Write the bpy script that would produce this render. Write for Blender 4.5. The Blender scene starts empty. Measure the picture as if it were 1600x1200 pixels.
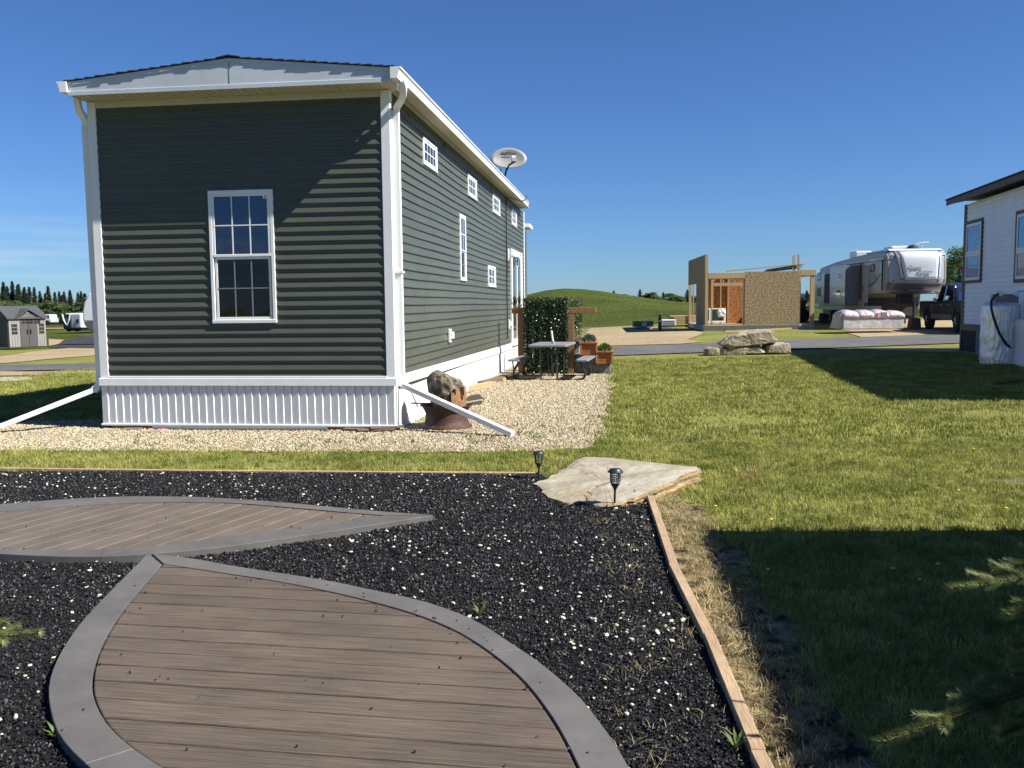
import bpy, bmesh, math, random
import numpy as np
from mathutils import Vector, Matrix, noise as mnoise
random.seed(7); rng = np.random.default_rng(7)
PI = math.pi

# ------------------------------------------------------------------ camera, sky, sun, exposure
scn = bpy.context.scene
COL = scn.collection
F = 1400.0; CAMH = 1.55; PITCH = math.atan(123 / 1400); ROLL = -0.0106
CR = Matrix.Rotation(PI / 2 - PITCH, 3, 'X') @ Matrix.Rotation(ROLL, 3, 'Z')
CO = Vector((0, 0, CAMH))
cd = bpy.data.cameras.new('camera'); cam = bpy.data.objects.new('camera', cd); COL.objects.link(cam)
cam.matrix_world = Matrix.Translation(CO) @ CR.to_4x4()
cd.sensor_width = 36; cd.lens = 36 * F / 1600; cd.clip_start = 0.05; cd.clip_end = 9000
scn.camera = cam
SUN = Vector((1.444, -0.536, 1.5)).normalized()          # towards the sun
w = bpy.data.worlds.new('World'); scn.world = w; w.use_nodes = True
wn = w.node_tree.nodes; wl = w.node_tree.links; wn.clear()
wo = wn.new('ShaderNodeOutputWorld'); bg = wn.new('ShaderNodeBackground'); sky = wn.new('ShaderNodeTexSky')
sky.sky_type = 'NISHITA'; sky.sun_disc = False
sky.sun_elevation = math.asin(SUN.z); sky.sun_rotation = math.atan2(SUN.x, SUN.y)
sky.air_density = 1.0; sky.dust_density = 0.25; sky.ozone_density = 3.0; sky.altitude = 700
bg.inputs['Strength'].default_value = 0.050
wl.new(bg.outputs[0], wo.inputs[0])
# a wisp of thin cloud low in the west
tc = wn.new('ShaderNodeTexCoord'); mp = wn.new('ShaderNodeMapping'); mp.inputs['Scale'].default_value = (2.2, 2.2, 42)
nz = wn.new('ShaderNodeTexNoise'); nz.inputs['Scale'].default_value = 1.6; nz.inputs['Detail'].default_value = 6
rp = wn.new('ShaderNodeValToRGB'); rp.color_ramp.elements[0].position = .42; rp.color_ramp.elements[1].position = .72
sx = wn.new('ShaderNodeSeparateXYZ'); band = wn.new('ShaderNodeMapRange'); band.interpolation_type = 'SMOOTHSTEP'
band.inputs['From Min'].default_value = .13; band.inputs['From Max'].default_value = .04
mul = wn.new('ShaderNodeMath'); mul.operation = 'MULTIPLY'; mul2 = wn.new('ShaderNodeMath'); mul2.operation = 'MULTIPLY'; mul2.inputs[1].default_value = .6
mx = wn.new('ShaderNodeMixRGB'); mx.inputs[2].default_value = (6.0, 7.2, 8.5, 1)
wl.new(tc.outputs['Generated'], mp.inputs[0]); wl.new(mp.outputs[0], nz.inputs['Vector']); wl.new(nz.outputs[0], rp.inputs[0])
wl.new(tc.outputs['Generated'], sx.inputs[0]); wl.new(sx.outputs[2], band.inputs[0])
wl.new(rp.outputs[0], mul.inputs[0]); wl.new(band.outputs[0], mul.inputs[1]); wl.new(mul.outputs[0], mul2.inputs[0])
west = wn.new('ShaderNodeMapRange'); west.inputs['From Min'].default_value = -.30; west.inputs['From Max'].default_value = -.48
wl.new(sx.outputs[0], west.inputs[0]); mul3 = wn.new('ShaderNodeMath'); mul3.operation = 'MULTIPLY'; wl.new(mul2.outputs[0], mul3.inputs[0]); wl.new(west.outputs[0], mul3.inputs[1]); wl.new(mul3.outputs[0], mx.inputs[0])
tint = wn.new('ShaderNodeMixRGB'); tint.blend_type = 'MULTIPLY'; tint.inputs[0].default_value = 1; tint.inputs[2].default_value = (.49, .74, 1.12, 1)
wl.new(sky.outputs[0], tint.inputs[1]); wl.new(tint.outputs[0], mx.inputs[1]); wl.new(mx.outputs[0], bg.inputs[0])
sl = bpy.data.lights.new('sun', 'SUN'); sl.energy = 5.0; sl.angle = math.radians(.55); sl.color = (1, .955, .88)
so = bpy.data.objects.new('sun', sl); COL.objects.link(so)
so.rotation_euler = SUN.to_track_quat('Z', 'Y').to_euler()
scn.view_settings.view_transform = 'Standard'; scn.view_settings.look = 'None'
scn.view_settings.exposure = 1.05; scn.view_settings.gamma = 1; scn.view_settings.use_curve_mapping = False
scn.render.engine = 'CYCLES'; scn.cycles.max_bounces = 6; scn.cycles.transparent_max_bounces = 16
scn.cycles.use_denoising = True

# ------------------------------------------------------------------ terrain height and pixel -> place helpers
def sstep(a, b, x):
    t = min(1, max(0, (x - a) / (b - a))); return t * t * (3 - 2 * t)
def gz(X, Y):
    t = max(0.0, Y - 17)
    t = t * t / (t + 3) if t > 0 else 0
    t = min(t, 46.0)
    h = .0205 * t * math.tanh(X / 10)
    if Y > 50:
        sx_ = 6.5 if X < 6 else 9.0
        c = 1.45 + 1.95 * math.exp(-((X - 6) / sx_) ** 2)
        m = sstep(56, 104, Y) * sstep(-22, -6, X) * (1 - sstep(30, 52, X)) * (1 - sstep(112, 190, Y))
        h = h * (1 - m) + c * m
        h -= .9 * sstep(120, 260, Y) * (1 - sstep(-30, 30, X)) 
    return h
def ray(px, py):
    return (CR @ Vector(((px - 800) / F, (600 - py) / F, -1))).normalized()
def at(px, py, z=0.0):
    v = ray(px, py); return CO + v * ((z - CAMH) / v.z)
def att(px, py):                                            # the place where a sight line meets the terrain
    v = ray(px, py); t = 1.0
    for _ in range(4000):
        P = CO + v * t
        if P.z <= gz(P.x, P.y): break
        t += .02 + .002 * t
    return Vector((P.x, P.y, gz(P.x, P.y)))
def atY(px, py, Y):
    v = ray(px, py); return CO + v * (Y / v.y)
class Frame:
    def __init__(s, o, ang): s.o = Vector(o); s.a = math.radians(ang); s.ex = Vector((math.cos(s.a), math.sin(s.a), 0)); s.ey = Vector((-math.sin(s.a), math.cos(s.a), 0))
    def world(s, x, y, z): return s.o + s.ex * x + s.ey * y + Vector((0, 0, z))
    def onx(s, px, py, x=0):
        v = ray(px, py); P0 = s.o + s.ex * x; P = CO + v * ((P0 - CO).dot(s.ex) / v.dot(s.ex)) - s.o
        return P.dot(s.ey), P.z
    def ony(s, px, py, y=0):
        v = ray(px, py); P0 = s.o + s.ey * y; P = CO + v * ((P0 - CO).dot(s.ey) / v.dot(s.ey)) - s.o
        return P.dot(s.ex), P.z

# ------------------------------------------------------------------ tags and mesh builder
def tag(o, label=None, cat=None, group=None, kind=None):
    if label: o['label'] = label
    if cat: o['category'] = cat
    if group: o['group'] = group
    if kind: o['kind'] = kind
    return o
def empty(name, loc, rz=0, label=None, cat=None, group=None):
    o = bpy.data.objects.new(name, None); COL.objects.link(o); o.location = loc; o.rotation_euler = (0, 0, rz)
    o.empty_display_size = .2
    return tag(o, label, cat, group)
def copy_tree(o, parent=None):
    c = o.copy(); COL.objects.link(c)
    if parent is not None: c.parent = parent
    for ch in list(o.children): copy_tree(ch, c)
    return c
class MB:
    def __init__(s): s.v = []; s.f = []; s.M = Matrix.Identity(4)
    def add(s, vs, fs):
        n = len(s.v); s.v += [tuple(s.M @ Vector(p)) for p in vs]; s.f += [tuple(i + n for i in f) for f in fs]; return s
    def box(s, x0, x1, y0, y1, z0, z1):
        return s.add([(x0, y0, z0), (x1, y0, z0), (x1, y1, z0), (x0, y1, z0), (x0, y0, z1), (x1, y0, z1), (x1, y1, z1), (x0, y1, z1)],
                     [(0, 3, 2, 1), (4, 5, 6, 7), (0, 1, 5, 4), (1, 2, 6, 5), (2, 3, 7, 6), (3, 0, 4, 7)])
    def ext(s, poly, a0, a1, ax='z'):                        # polygon swept along one axis
        n = len(poly)
        def P(p, a): return {'z': (p[0], p[1], a), 'y': (p[0], a, p[1]), 'x': (a, p[0], p[1])}[ax]
        vs = [P(p, a0) for p in poly] + [P(p, a1) for p in poly]
        return s.add(vs, [tuple(range(n))[::-1], tuple(range(n, 2 * n))] + [(i, (i + 1) % n, (i + 1) % n + n, i + n) for i in range(n)])
    def loft(s, rings, cap=True, closed=True):
        n = len(rings[0]); vs = [p for r in rings for p in r]; fs = []
        for k in range(len(rings) - 1):
            for i in range(n if closed else n - 1):
                j = (i + 1) % n; fs.append((k * n + i, k * n + j, (k + 1) * n + j, (k + 1) * n + i))
        if cap: fs += [tuple(range(n))[::-1], tuple(range((len(rings) - 1) * n, len(rings) * n))]
        return s.add(vs, fs)
    def tube(s, pts, r, n=8, sq=None):                        # sq=(w,h): rectangular section
        pts = [Vector(p) for p in pts]; rings = []; up = None
        for i, p in enumerate(pts):
            d = (pts[min(i + 1, len(pts) - 1)] - pts[max(i - 1, 0)]).normalized()
            if up is None: up = Vector((0, 0, 1)) if abs(d.z) < .9 else Vector((0, 1, 0))
            a = d.cross(up); a.normalize(); b = a.cross(d).normalized(); up = b
            rr = r[i] if isinstance(r, (list, tuple)) else r
            if sq: rings.append([tuple(p + a * x * sq[0] / 2 + b * y * sq[1] / 2) for x, y in ((-1, -1), (1, -1), (1, 1), (-1, 1))])
            else: rings.append([tuple(p + (a * math.cos(t) + b * math.sin(t)) * rr) for t in [2 * PI * k / n for k in range(n)]])
        return s.loft(rings)
    def lathe(s, prof, n=24, c=(0, 0, 0), axis='z', cap=True):
        rings = []
        for r, z in prof:
            rr = []
            for k in range(n):
                t = 2 * PI * k / n; x, y = r * math.cos(t), r * math.sin(t)
                p = {'z': (x, y, z), 'y': (x, z, y), 'x': (z, x, y)}[axis]; rr.append((p[0] + c[0], p[1] + c[1], p[2] + c[2]))
            rings.append(rr)
        return s.loft(rings, cap)
    def ball(s, c, r, n=8, m=6):
        prof = [(math.sin(PI * k / m) if 0 < k < m else .001, -math.cos(PI * k / m)) for k in range(m + 1)]
        r = r if isinstance(r, (tuple, list)) else (r, r, r)
        rings = [[(c[0] + q * math.cos(2 * PI * k / n) * r[0], c[1] + q * math.sin(2 * PI * k / n) * r[1], c[2] + z * r[2]) for k in range(n)] for q, z in prof]
        return s.loft(rings)
    def build(s, name, mat=None, parent=None, bevel=0, smooth=False, recalc=True, seg=1, loc=None):
        me = bpy.data.meshes.new(name); me.from_pydata(s.v, [], s.f)
        if recalc:
            bm = bmesh.new(); bm.from_mesh(me)
            bmesh.ops.recalc_face_normals(bm, faces=bm.faces); bm.to_mesh(me); bm.free()
        if mat: me.materials.append(mat)
        if smooth: me.polygons.foreach_set('use_smooth', [True] * len(me.polygons))
        o = bpy.data.objects.new(name, me); COL.objects.link(o)
        if parent is not None: o.parent = parent
        if loc is not None: o.location = loc
        if bevel:
            b = o.modifiers.new('bevel', 'BEVEL'); b.width = bevel; b.segments = seg; b.limit_method = 'ANGLE'; b.angle_limit = math.radians(40)
        return o
def box(name, mat, parent, x0, x1, y0, y1, z0, z1, bevel=0): return MB().box(x0, x1, y0, y1, z0, z1).build(name, mat, parent, bevel)
def text(name, body, size, mat, parent, loc, rot, depth=.003, shear=0, bold=0):
    cu = bpy.data.curves.new(name, 'FONT'); cu.body = body; cu.size = size; cu.extrude = depth; cu.shear = shear; cu.offset = bold
    cu.align_x = 'CENTER'; cu.align_y = 'CENTER'; cu.resolution_u = 2
    t = bpy.data.objects.new(name, cu); COL.objects.link(t)
    dg = bpy.context.evaluated_depsgraph_get(); me = bpy.data.meshes.new_from_object(t.evaluated_get(dg)); COL.objects.unlink(t)
    bpy.data.objects.remove(t)
    o = bpy.data.objects.new(name, me); me.materials.clear(); me.materials.append(mat); COL.objects.link(o); o.parent = parent
    o.location = loc; o.rotation_euler = rot
    return o

# ------------------------------------------------------------------ materials
def mat(name, col, rough=.75, var=.12, scale=6, col2=None, stretch=(1, 1, 1), bump=0, bscale=60, bdist=.01, metal=0, spec=.4,
        rnd=0, big=0, bigscale=.5, detail=5, coat=0, world=False, thr=None, trans=0, brand=0):
    m = bpy.data.materials.new(name); m.use_nodes = True; N = m.node_tree.nodes; L = m.node_tree.links; N.clear()
    out = N.new('ShaderNodeOutputMaterial'); b = N.new('ShaderNodeBsdfPrincipled')
    b.inputs['Roughness'].default_value = rough; b.inputs['Metallic'].default_value = metal
    b.inputs['Specular IOR Level'].default_value = spec; b.inputs['Coat Weight'].default_value = coat; b.inputs['Coat Roughness'].default_value = .06
    tcn = N.new('ShaderNodeTexCoord'); geo = N.new('ShaderNodeNewGeometry')
    src = geo.outputs['Position'] if world else tcn.outputs['Object']
    mp = N.new('ShaderNodeMapping'); mp.inputs['Scale'].default_value = stretch; L.new(src, mp.inputs[0])
    if brand:
        oi = N.new('ShaderNodeObjectInfo'); ml = N.new('ShaderNodeMath'); ml.operation = 'MULTIPLY'; ml.inputs[1].default_value = 50
        L.new(oi.outputs['Random'], ml.inputs[0]); cm = N.new('ShaderNodeCombineXYZ'); L.new(ml.outputs[0], cm.inputs[0]); L.new(ml.outputs[0], cm.inputs[1])
        L.new(cm.outputs[0], mp.inputs['Location'])
    n1 = N.new('ShaderNodeTexNoise'); n1.inputs['Scale'].default_value = scale; n1.inputs['Detail'].default_value = detail; n1.inputs['Roughness'].default_value = .6
    L.new(mp.outputs[0], n1.inputs['Vector'])
    rmp = N.new('ShaderNodeValToRGB'); lo, hi = thr if thr else (.3, .7)
    rmp.color_ramp.elements[0].position = lo; rmp.color_ramp.elements[1].position = hi
    c1 = [max(0, c * (1 - var)) for c in col]; c2 = list(col2) if col2 else [c * (1 + var) for c in col]
    rmp.color_ramp.elements[0].color = (*c1, 1); rmp.color_ramp.elements[1].color = (*c2, 1)
    L.new(n1.outputs[0], rmp.inputs[0]); cur = rmp.outputs[0]
    if big:
        n2 = N.new('ShaderNodeTexNoise'); n2.inputs['Scale'].default_value = bigscale; n2.inputs['Detail'].default_value = 3
        L.new(src, n2.inputs['Vector']); mr = N.new('ShaderNodeMapRange'); mr.inputs['From Min'].default_value = .3; mr.inputs['From Max'].default_value = .7
        mr.inputs['To Min'].default_value = 1 - big; mr.inputs['To Max'].default_value = 1 + big; L.new(n2.outputs[0], mr.inputs[0])
        mm = N.new('ShaderNodeMixRGB'); mm.blend_type = 'MULTIPLY'; mm.inputs[0].default_value = 1; L.new(cur, mm.inputs[1]); L.new(mr.outputs[0], mm.inputs[2]); cur = mm.outputs[0]
    if rnd:
        oi = N.new('ShaderNodeObjectInfo'); mr = N.new('ShaderNodeMapRange'); mr.inputs['To Min'].default_value = 1 - rnd; mr.inputs['To Max'].default_value = 1 + rnd
        L.new(oi.outputs['Random'], mr.inputs[0]); mm = N.new('ShaderNodeMixRGB'); mm.blend_type = 'MULTIPLY'; mm.inputs[0].default_value = 1
        L.new(cur, mm.inputs[1]); L.new(mr.outputs[0], mm.inputs[2]); cur = mm.outputs[0]
    L.new(cur, b.inputs['Base Color'])
    if bump:
        n3 = N.new('ShaderNodeTexNoise'); n3.inputs['Scale'].default_value = bscale; n3.inputs['Detail'].default_value = 6
        L.new(mp.outputs[0], n3.inputs['Vector']); bn = N.new('ShaderNodeBump'); bn.inputs['Strength'].default_value = bump; bn.inputs['Distance'].default_value = bdist
        L.new(n3.outputs[0], bn.inputs['Height']); L.new(bn.outputs[0], b.inputs['Normal'])
    if trans:
        t = N.new('ShaderNodeBsdfTranslucent'); L.new(cur, t.inputs[0]); ms = N.new('ShaderNodeMixShader'); ms.inputs[0].default_value = trans
        L.new(b.outputs[0], ms.inputs[1]); L.new(t.outputs[0], ms.inputs[2]); L.new(ms.outputs[0], out.inputs[0])
    else: L.new(b.outputs[0], out.inputs[0])
    return m
def glass(name, tint_=(.75, .82, .85), refl=1.0):
    m = bpy.data.materials.new(name); m.use_nodes = True; N = m.node_tree.nodes; L = m.node_tree.links; N.clear()
    out = N.new('ShaderNodeOutputMaterial'); t = N.new('ShaderNodeBsdfTransparent'); t.inputs[0].default_value = (*tint_, 1)
    g = N.new('ShaderNodeBsdfGlossy'); g.inputs['Roughness'].default_value = .02; g.inputs[0].default_value = (.95, .97, 1, 1)
    fr = N.new('ShaderNodeFresnel'); fr.inputs[0].default_value = 1.6
    tcn = N.new('ShaderNodeTexCoord'); nn = N.new('ShaderNodeTexNoise'); nn.inputs['Scale'].default_value = 1.8; bn = N.new('ShaderNodeBump'); bn.inputs['Strength'].default_value = .03; bn.inputs['Distance'].default_value = .1
    L.new(tcn.outputs['Object'], nn.inputs['Vector']); L.new(nn.outputs[0], bn.inputs['Height']); L.new(bn.outputs[0], g.inputs['Normal'])
    ml = N.new('ShaderNodeMath'); ml.operation = 'MULTIPLY'; ml.use_clamp = True; ml.inputs[1].default_value = 2 * refl; L.new(fr.outputs[0], ml.inputs[0])
    ms = N.new('ShaderNodeMixShader'); L.new(ml.outputs[0], ms.inputs[0]); L.new(t.outputs[0], ms.inputs[1]); L.new(g.outputs[0], ms.inputs[2]); L.new(ms.outputs[0], out.inputs[0])
    return m
V = dict(var=.04, scale=3)
m_lawn = mat('lawn_soil', (.115, .13, .026), .95, .35, 14, col2=(.24, .235, .07), spec=.08, world=True, bump=.6, bscale=40, bdist=.03, big=.22, bigscale=.35)
m_hill = mat('hill_grass', (.05, .072, .013), .95, .3, 2.5, spec=.05, col2=(.085, .105, .025), world=True, bump=1, bscale=5, bdist=.25, big=.28, bigscale=.16)
m_blade = mat('grass_blade', (.185, .235, .034), .6, .3, 1.6, col2=(.40, .385, .115), world=True, rnd=.42, big=.14, bigscale=5.0, trans=.22, thr=(.30, .72), spec=.25)
m_weed = mat('weed_leaf', (.12, .17, .035), .6, .25, 5, rnd=.25, trans=.3)
m_straw = mat('dry_straw', (.40, .33, .17), .8, .3, 5, rnd=.35, trans=.25)
m_redweed = mat('reddish_weed', (.26, .14, .06), .8, .3, 5, rnd=.3, trans=.2)
m_mulch = mat('black_mulch', (.005, .005, .0055), .75, .3, 40, world=True, bump=.9, bscale=160, bdist=.01, spec=.35)
m_chip = mat('rubber_chip', (.0095, .0095, .010), .55, .3, 30, rnd=.6, spec=.45)
m_gravel = mat('beige_gravel_bed', (.23, .18, .11), .95, .35, 45, col2=(.40, .34, .24), world=True, bump=1, bscale=55, bdist=.03, big=.1)
m_gravfar = mat('beige_gravel_far', (.27, .20, .11), .95, .22, 9, col2=(.38, .30, .19), spec=.1, world=True, bump=.6, bscale=12, bdist=.05, big=.12, bigscale=.3)
m_stone = mat('beige_gravel_stone', (.36, .305, .205), .8, .3, 20, rnd=.5, bump=.3, bscale=80)
m_pebble = mat('pale_pebble', (.60, .56, .42), .75, .2, 30, rnd=.25, bump=.3, bscale=120)
m_asph = mat('asphalt', (.088, .086, .084), .95, .2, 3, world=True, big=.18, bigscale=.5, bump=.5, bscale=60, bdist=.01)
m_asphd = mat('dark_asphalt', (.04, .04, .042), .95, .2, 3, spec=.1, world=True, big=.15, bigscale=.3)
m_conc = mat('concrete', (.40, .38, .34), .9, .15, 8, world=True, bump=.4, bscale=50, big=.12)
m_board = mat('composite_board', (.096, .074, .055), .62, .30, 9, stretch=(.45, 26, 8), rnd=.17, bump=.5, bscale=16, bdist=.004, big=.14, bigscale=2.6, brand=1, detail=10, thr=(.40, .60))
m_board1 = mat('composite_board_pale', (.116, .093, .072), .62, .26, 9, stretch=(.45, 26, 8), rnd=.10, bump=.45, bscale=14, bdist=.004, big=.14, bigscale=4, brand=1, detail=8)
m_border = mat('grey_composite_trim', (.104, .098, .092), .6, .14, 7, big=.14, bigscale=2, bump=.25, bscale=90, bdist=.003, detail=9)
m_gapshade = mat('gap_shade_black', (.01, .01, .01), .9)
m_timber = mat('weathered_timber', (.33, .23, .14), .85, .25, 6, stretch=(2, 22, 8), bump=.5, bscale=10, bdist=.006, big=.15, bigscale=3)
m_timber2 = mat('treated_timber', (.21, .115, .045), .8, .25, 6, stretch=(12, 12, 1.2), bump=.3, bscale=9, big=.1)
m_lumber = mat('new_lumber', (.38, .27, .14), .8, .14, 6, stretch=(6, 2, 6), big=.1)
m_lumberd = mat('grey_lumber', (.13, .10, .07), .85, .3, 8, stretch=(8, 1, 8))
m_siding = mat('green_grey_siding', (.074, .081, .060), .42, .08, 2.2, stretch=(1, 1, 5), bump=.12, bscale=60, bdist=.002, big=.06, spec=.4, rnd=.035)
m_white = mat('white_vinyl', (.72, .73, .72), .42, .03, 2, big=.03, bump=.05, bscale=30)
m_soffit = mat('cream_soffit', (.50, .48, .39), .55, .04, 3)
m_skirt = mat('white_skirting', (.66, .68, .68), .45, .04, 3, big=.05, rnd=.03)
m_alu = mat('white_metal_fascia', (.46, .50, .54), .38, .05, 2.5, big=.06, bump=.12, bscale=3.5, bdist=.03)
m_shingle = mat('dark_shingle', (.035, .035, .037), .95, .4, 60, bump=.5, bscale=120)
m_blind = mat('window_blind', (.20, .25, .32), .6, .05, 4)  # blue look of sky light on the pane put into the blind colour
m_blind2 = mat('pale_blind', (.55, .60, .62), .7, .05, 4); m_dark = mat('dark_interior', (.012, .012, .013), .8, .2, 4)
m_screen = mat('insect_screen', (.02, .021, .022), .8, .2, 8)
m_glass = glass('clear_glass'); m_glassd = glass('dark_glass', (.10, .11, .13), .35); m_glass2 = glass('shaded_window_glass', (.75, .85, .95), .12); m_glassw = glass('window_glass', (.50, .62, .78), .6)
m_black = mat('black_metal', (.018, .018, .02), .45, .2, 9, spec=.5)
m_blackpl = mat('black_plastic', (.022, .022, .024), .4, .15, 20, spec=.5)
m_rock = mat('pale_flagstone', (.36, .295, .18), .9, .25, 1.3, col2=(.345, .325, .27), stretch=(1, 2.4, 1), thr=(.35, .66), bump=.8, bscale=12, bdist=.03, big=.18, bigscale=2.3)
m_rockside = mat('ochre_stone', (.26, .19, .10), .95, .5, 5, stretch=(1, 1, 2.2), bump=.8, bscale=22, bdist=.03)
m_boulder = mat('beige_boulder', (.23, .19, .12), .95, .3, 2.5, col2=(.40, .36, .26), bump=.8, bscale=7, bdist=.06, big=.2, bigscale=1.2)
m_rust = mat('rusty_steel', (.042, .018, .013), .6, .35, 7, col2=(.085, .042, .032), bump=.3, bscale=50, big=.15, bigscale=5)
m_log = mat('weathered_log', (.06, .042, .028), .95, .5, 11, col2=(.26, .22, .16), bump=1, bscale=22, bdist=.04, thr=(.35, .68))
m_login = mat('split_log_heartwood', (.16, .065, .022), .85, .4, 9, col2=(.42, .25, .12), stretch=(9, 9, 1.2), bump=.7, bscale=8, bdist=.02)
m_tabletop = mat('grey_table_plastic', (.20, .205, .215), .5, .06, 20, bump=.15, bscale=120)
m_hedge = mat('hedge_leaf', (.026, .050, .014), .26, .5, 20, rnd=.0, spec=.7, big=.3, bigscale=9)
m_cedar = mat('cedar_planter', (.32, .12, .035), .65, .22, 6, stretch=(3, 3, 16), big=.12, bigscale=4)
m_osb = mat('strand_board', (.16, .105, .045), .85, .3, 13, col2=(.44, .34, .19), bump=.3, bscale=30, thr=(.36, .66), detail=8, stretch=(1, 1, 1.3))
m_osbd = mat('strand_board_inner', (.26, .10, .03), .85, .4, 7, col2=(.50, .22, .08), stretch=(1.2, 1, 4), thr=(.4, .6), detail=2)
m_rvw = mat('rv_white_gelcoat', (.52, .54, .56), .3, .02, 2, coat=.5)
m_rvs = mat('rv_silver', (.30, .32, .35), .32, .05, 2, coat=.5)
m_rvg = mat('rv_side_greige', (.24, .23, .21), .4, .04, 2, coat=.3)
m_rvd = mat('rv_brown_lower', (.075, .07, .068), .35, .05, 2, coat=.5)
m_rvm = mat('rv_mid_grey', (.17, .18, .20), .35, .05, 2, coat=.4)
m_truck = mat('truck_dark_paint', (.010, .012, .022), .25, .05, 2, coat=1, spec=.6)
m_truck2 = mat('truck_lower_paint', (.17, .15, .13), .3, .05, 2, coat=.8)
m_tire = mat('tyre_rubber', (.013, .013, .014), .85, .1, 20)
m_chrome = mat('chrome', (.75, .76, .78), .12, .02, 2, metal=1)
m_wrap = mat('plastic_wrap', (.38, .38, .37), .25, .12, 2.2, col2=(.52, .51, .51), bump=.3, bscale=5, bdist=.1, coat=.6)
m_pink = mat('pink_insulation', (.44, .35, .38), .4, .1, 1.8, col2=(.60, .55, .57), bump=.8, bscale=5, bdist=.08, coat=.5)
m_foil = mat('foil_wrap', (.78, .81, .85), .36, .03, 3, metal=.9, bump=1, bscale=16, bdist=.05, stretch=(1, 1, .3), rnd=0)
m_side2 = mat('white_lap_siding', (.78, .81, .85), .5, .04, 2, rnd=.02)
m_brown = mat('brown_trim', (.085, .070, .058), .6, .12, 5)
m_shedw = mat('shed_tan_panel', (.23, .222, .205), .7, .06, 3); m_shedg = mat('shed_grey_panel', (.068, .066, .065), .7, .06, 3)
m_shedr = mat('shed_roof_shingle', (.06, .062, .066), .85, .15, 6)
m_bark = mat('bark', (.075, .058, .042), .95, .3, 8)
m_spruce = mat('spruce_foliage', (.040, .062, .030), .8, .45, 1.2, rnd=.3, trans=.15)
m_poplar = mat('poplar_foliage', (.085, .125, .036), .75, .4, .7, rnd=.3, trans=.3)
m_needle = mat('spruce_needle', (.19, .23, .085), .55, .3, 20, trans=.2, rnd=.1)
m_twig = mat('spruce_twig', (.28, .17, .08), .85, .2, 20)
m_dish = mat('dish_grey', (.25, .25, .24), .45, .1, 8)
m_green = mat('green_wrap', (.02, .115, .075), .5, .1, 3)
m_yellow = mat('dandelion_yellow', (.75, .55, .02), .6, .1, 30)
m_pinkr = mat('pink_rag', (.62, .25, .27), .8, .15, 9)
m_sage = mat('blue_green_plant', (.06, .13, .10), .7, .3, 12, trans=.2); m_plant = mat('leafy_plant', (.07, .15, .025), .6, .3, 12, trans=.25)
m_letter = mat('dark_lettering', (.03, .032, .036), .6); m_letterg = mat('grey_lettering', (.17, .18, .2), .5)
m_cream = mat('cream_neighbour_siding', (.55, .52, .45), .6, .05, 3)

# ------------------------------------------------------------------ ground sheets
def inpoly(pts, poly):
    x, y = pts[:, 0], pts[:, 1]; ins = np.zeros(len(pts), bool); n = len(poly); j = n - 1
    for i in range(n):
        xi, yi = poly[i]; xj, yj = poly[j]
        c = ((yi > y) != (yj > y)) & (x < (xj - xi) * (y - yi) / ((yj - yi) or 1e-9) + xi)
        ins ^= c; j = i
    return ins
def rough_edge(poly, step, amp, seed=0):
    out = []; n = len(poly)
    for i in range(n):
        a = Vector(poly[i]); b = Vector(poly[(i + 1) % n]); k = max(1, int((b - a).length / step)); nn = Vector((-(b - a).y, (b - a).x)).normalized()
        for q in range(k):
            p = a.lerp(b, q / k); s = mnoise.noise(Vector((p.x / step * .6, p.y / step * .6, seed))) * amp * 1.6
            p = p + nn * s; out.append((p.x, p.y))
    return out
def sheet(name, poly, off, m, step=2.0, kind='structure', label=None):
    bm = bmesh.new(); vs = [bm.verts.new((p[0], p[1], 0)) for p in poly]; bm.faces.new(vs)
    if step:
        xs = [p[0] for p in poly]; ys = [p[1] for p in poly]
        x = math.ceil(min(xs) / step) * step
        while x < max(xs):
            bmesh.ops.bisect_plane(bm, geom=bm.verts[:] + bm.edges[:] + bm.faces[:], plane_co=(x, 0, 0), plane_no=(1, 0, 0)); x += step
        y = math.ceil(min(ys) / step) * step
        while y < max(ys):
            bmesh.ops.bisect_plane(bm, geom=bm.verts[:] + bm.edges[:] + bm.faces[:], plane_co=(0, y, 0), plane_no=(0, 1, 0)); y += step
    for v in bm.verts: v.co.z = gz(v.co.x, v.co.y) + off
    bmesh.ops.triangulate(bm, faces=bm.faces); bmesh.ops.recalc_face_normals(bm, faces=bm.faces)
    for f in bm.faces:
        if f.normal.z < 0: f.normal_flip()
    me = bpy.data.meshes.new(name); bm.to_mesh(me); bm.free(); me.materials.append(m)
    o = bpy.data.objects.new(name, me); COL.objects.link(o); return tag(o, label, None, None, kind)
def grid(name, xs, ys, m, hf):
    vs = [(x, y, hf(x, y)) for y in ys for x in xs]; n = len(xs)
    fs = [(j * n + i, j * n + i + 1, (j + 1) * n + i + 1, (j + 1) * n + i) for j in range(len(ys) - 1) for i in range(n - 1)]
    me = bpy.data.meshes.new(name); me.from_pydata(vs, [], fs); me.materials.append(m)
    me.polygons.foreach_set('use_smooth', [True] * len(me.polygons))
    o = bpy.data.objects.new(name, me); COL.objects.link(o); return tag(o, kind='structure')
xs = [-5000, -2500, -1200, -600, -350, -220, -150] + list(np.arange(-110, 110.1, 2.0)) + [150, 220, 350, 600, 1200, 2500, 5000]
ys = [-400, -150, -60, -30, -15, -8, -4, 0, 4, 8, 12, 14] + list(np.arange(16, 200.1, 2.0)) + [220, 250, 300, 400, 600, 1000, 2000, 4000, 8000]
xs = [float(x) for x in xs]; ys = [float(y) for y in ys]
# near lawn and the far fields share one sheet; the hill is a mesh of its own, laid just above
def lawnh(x, y):
    h = gz(x, y)
    return h
ground = grid('lawn', xs, [y for y in ys if y <= 50], m_lawn, lawnh)
hill = grid('grassy_hill', xs, [y for y in ys if y >= 50], m_hill, lawnh)

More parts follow.
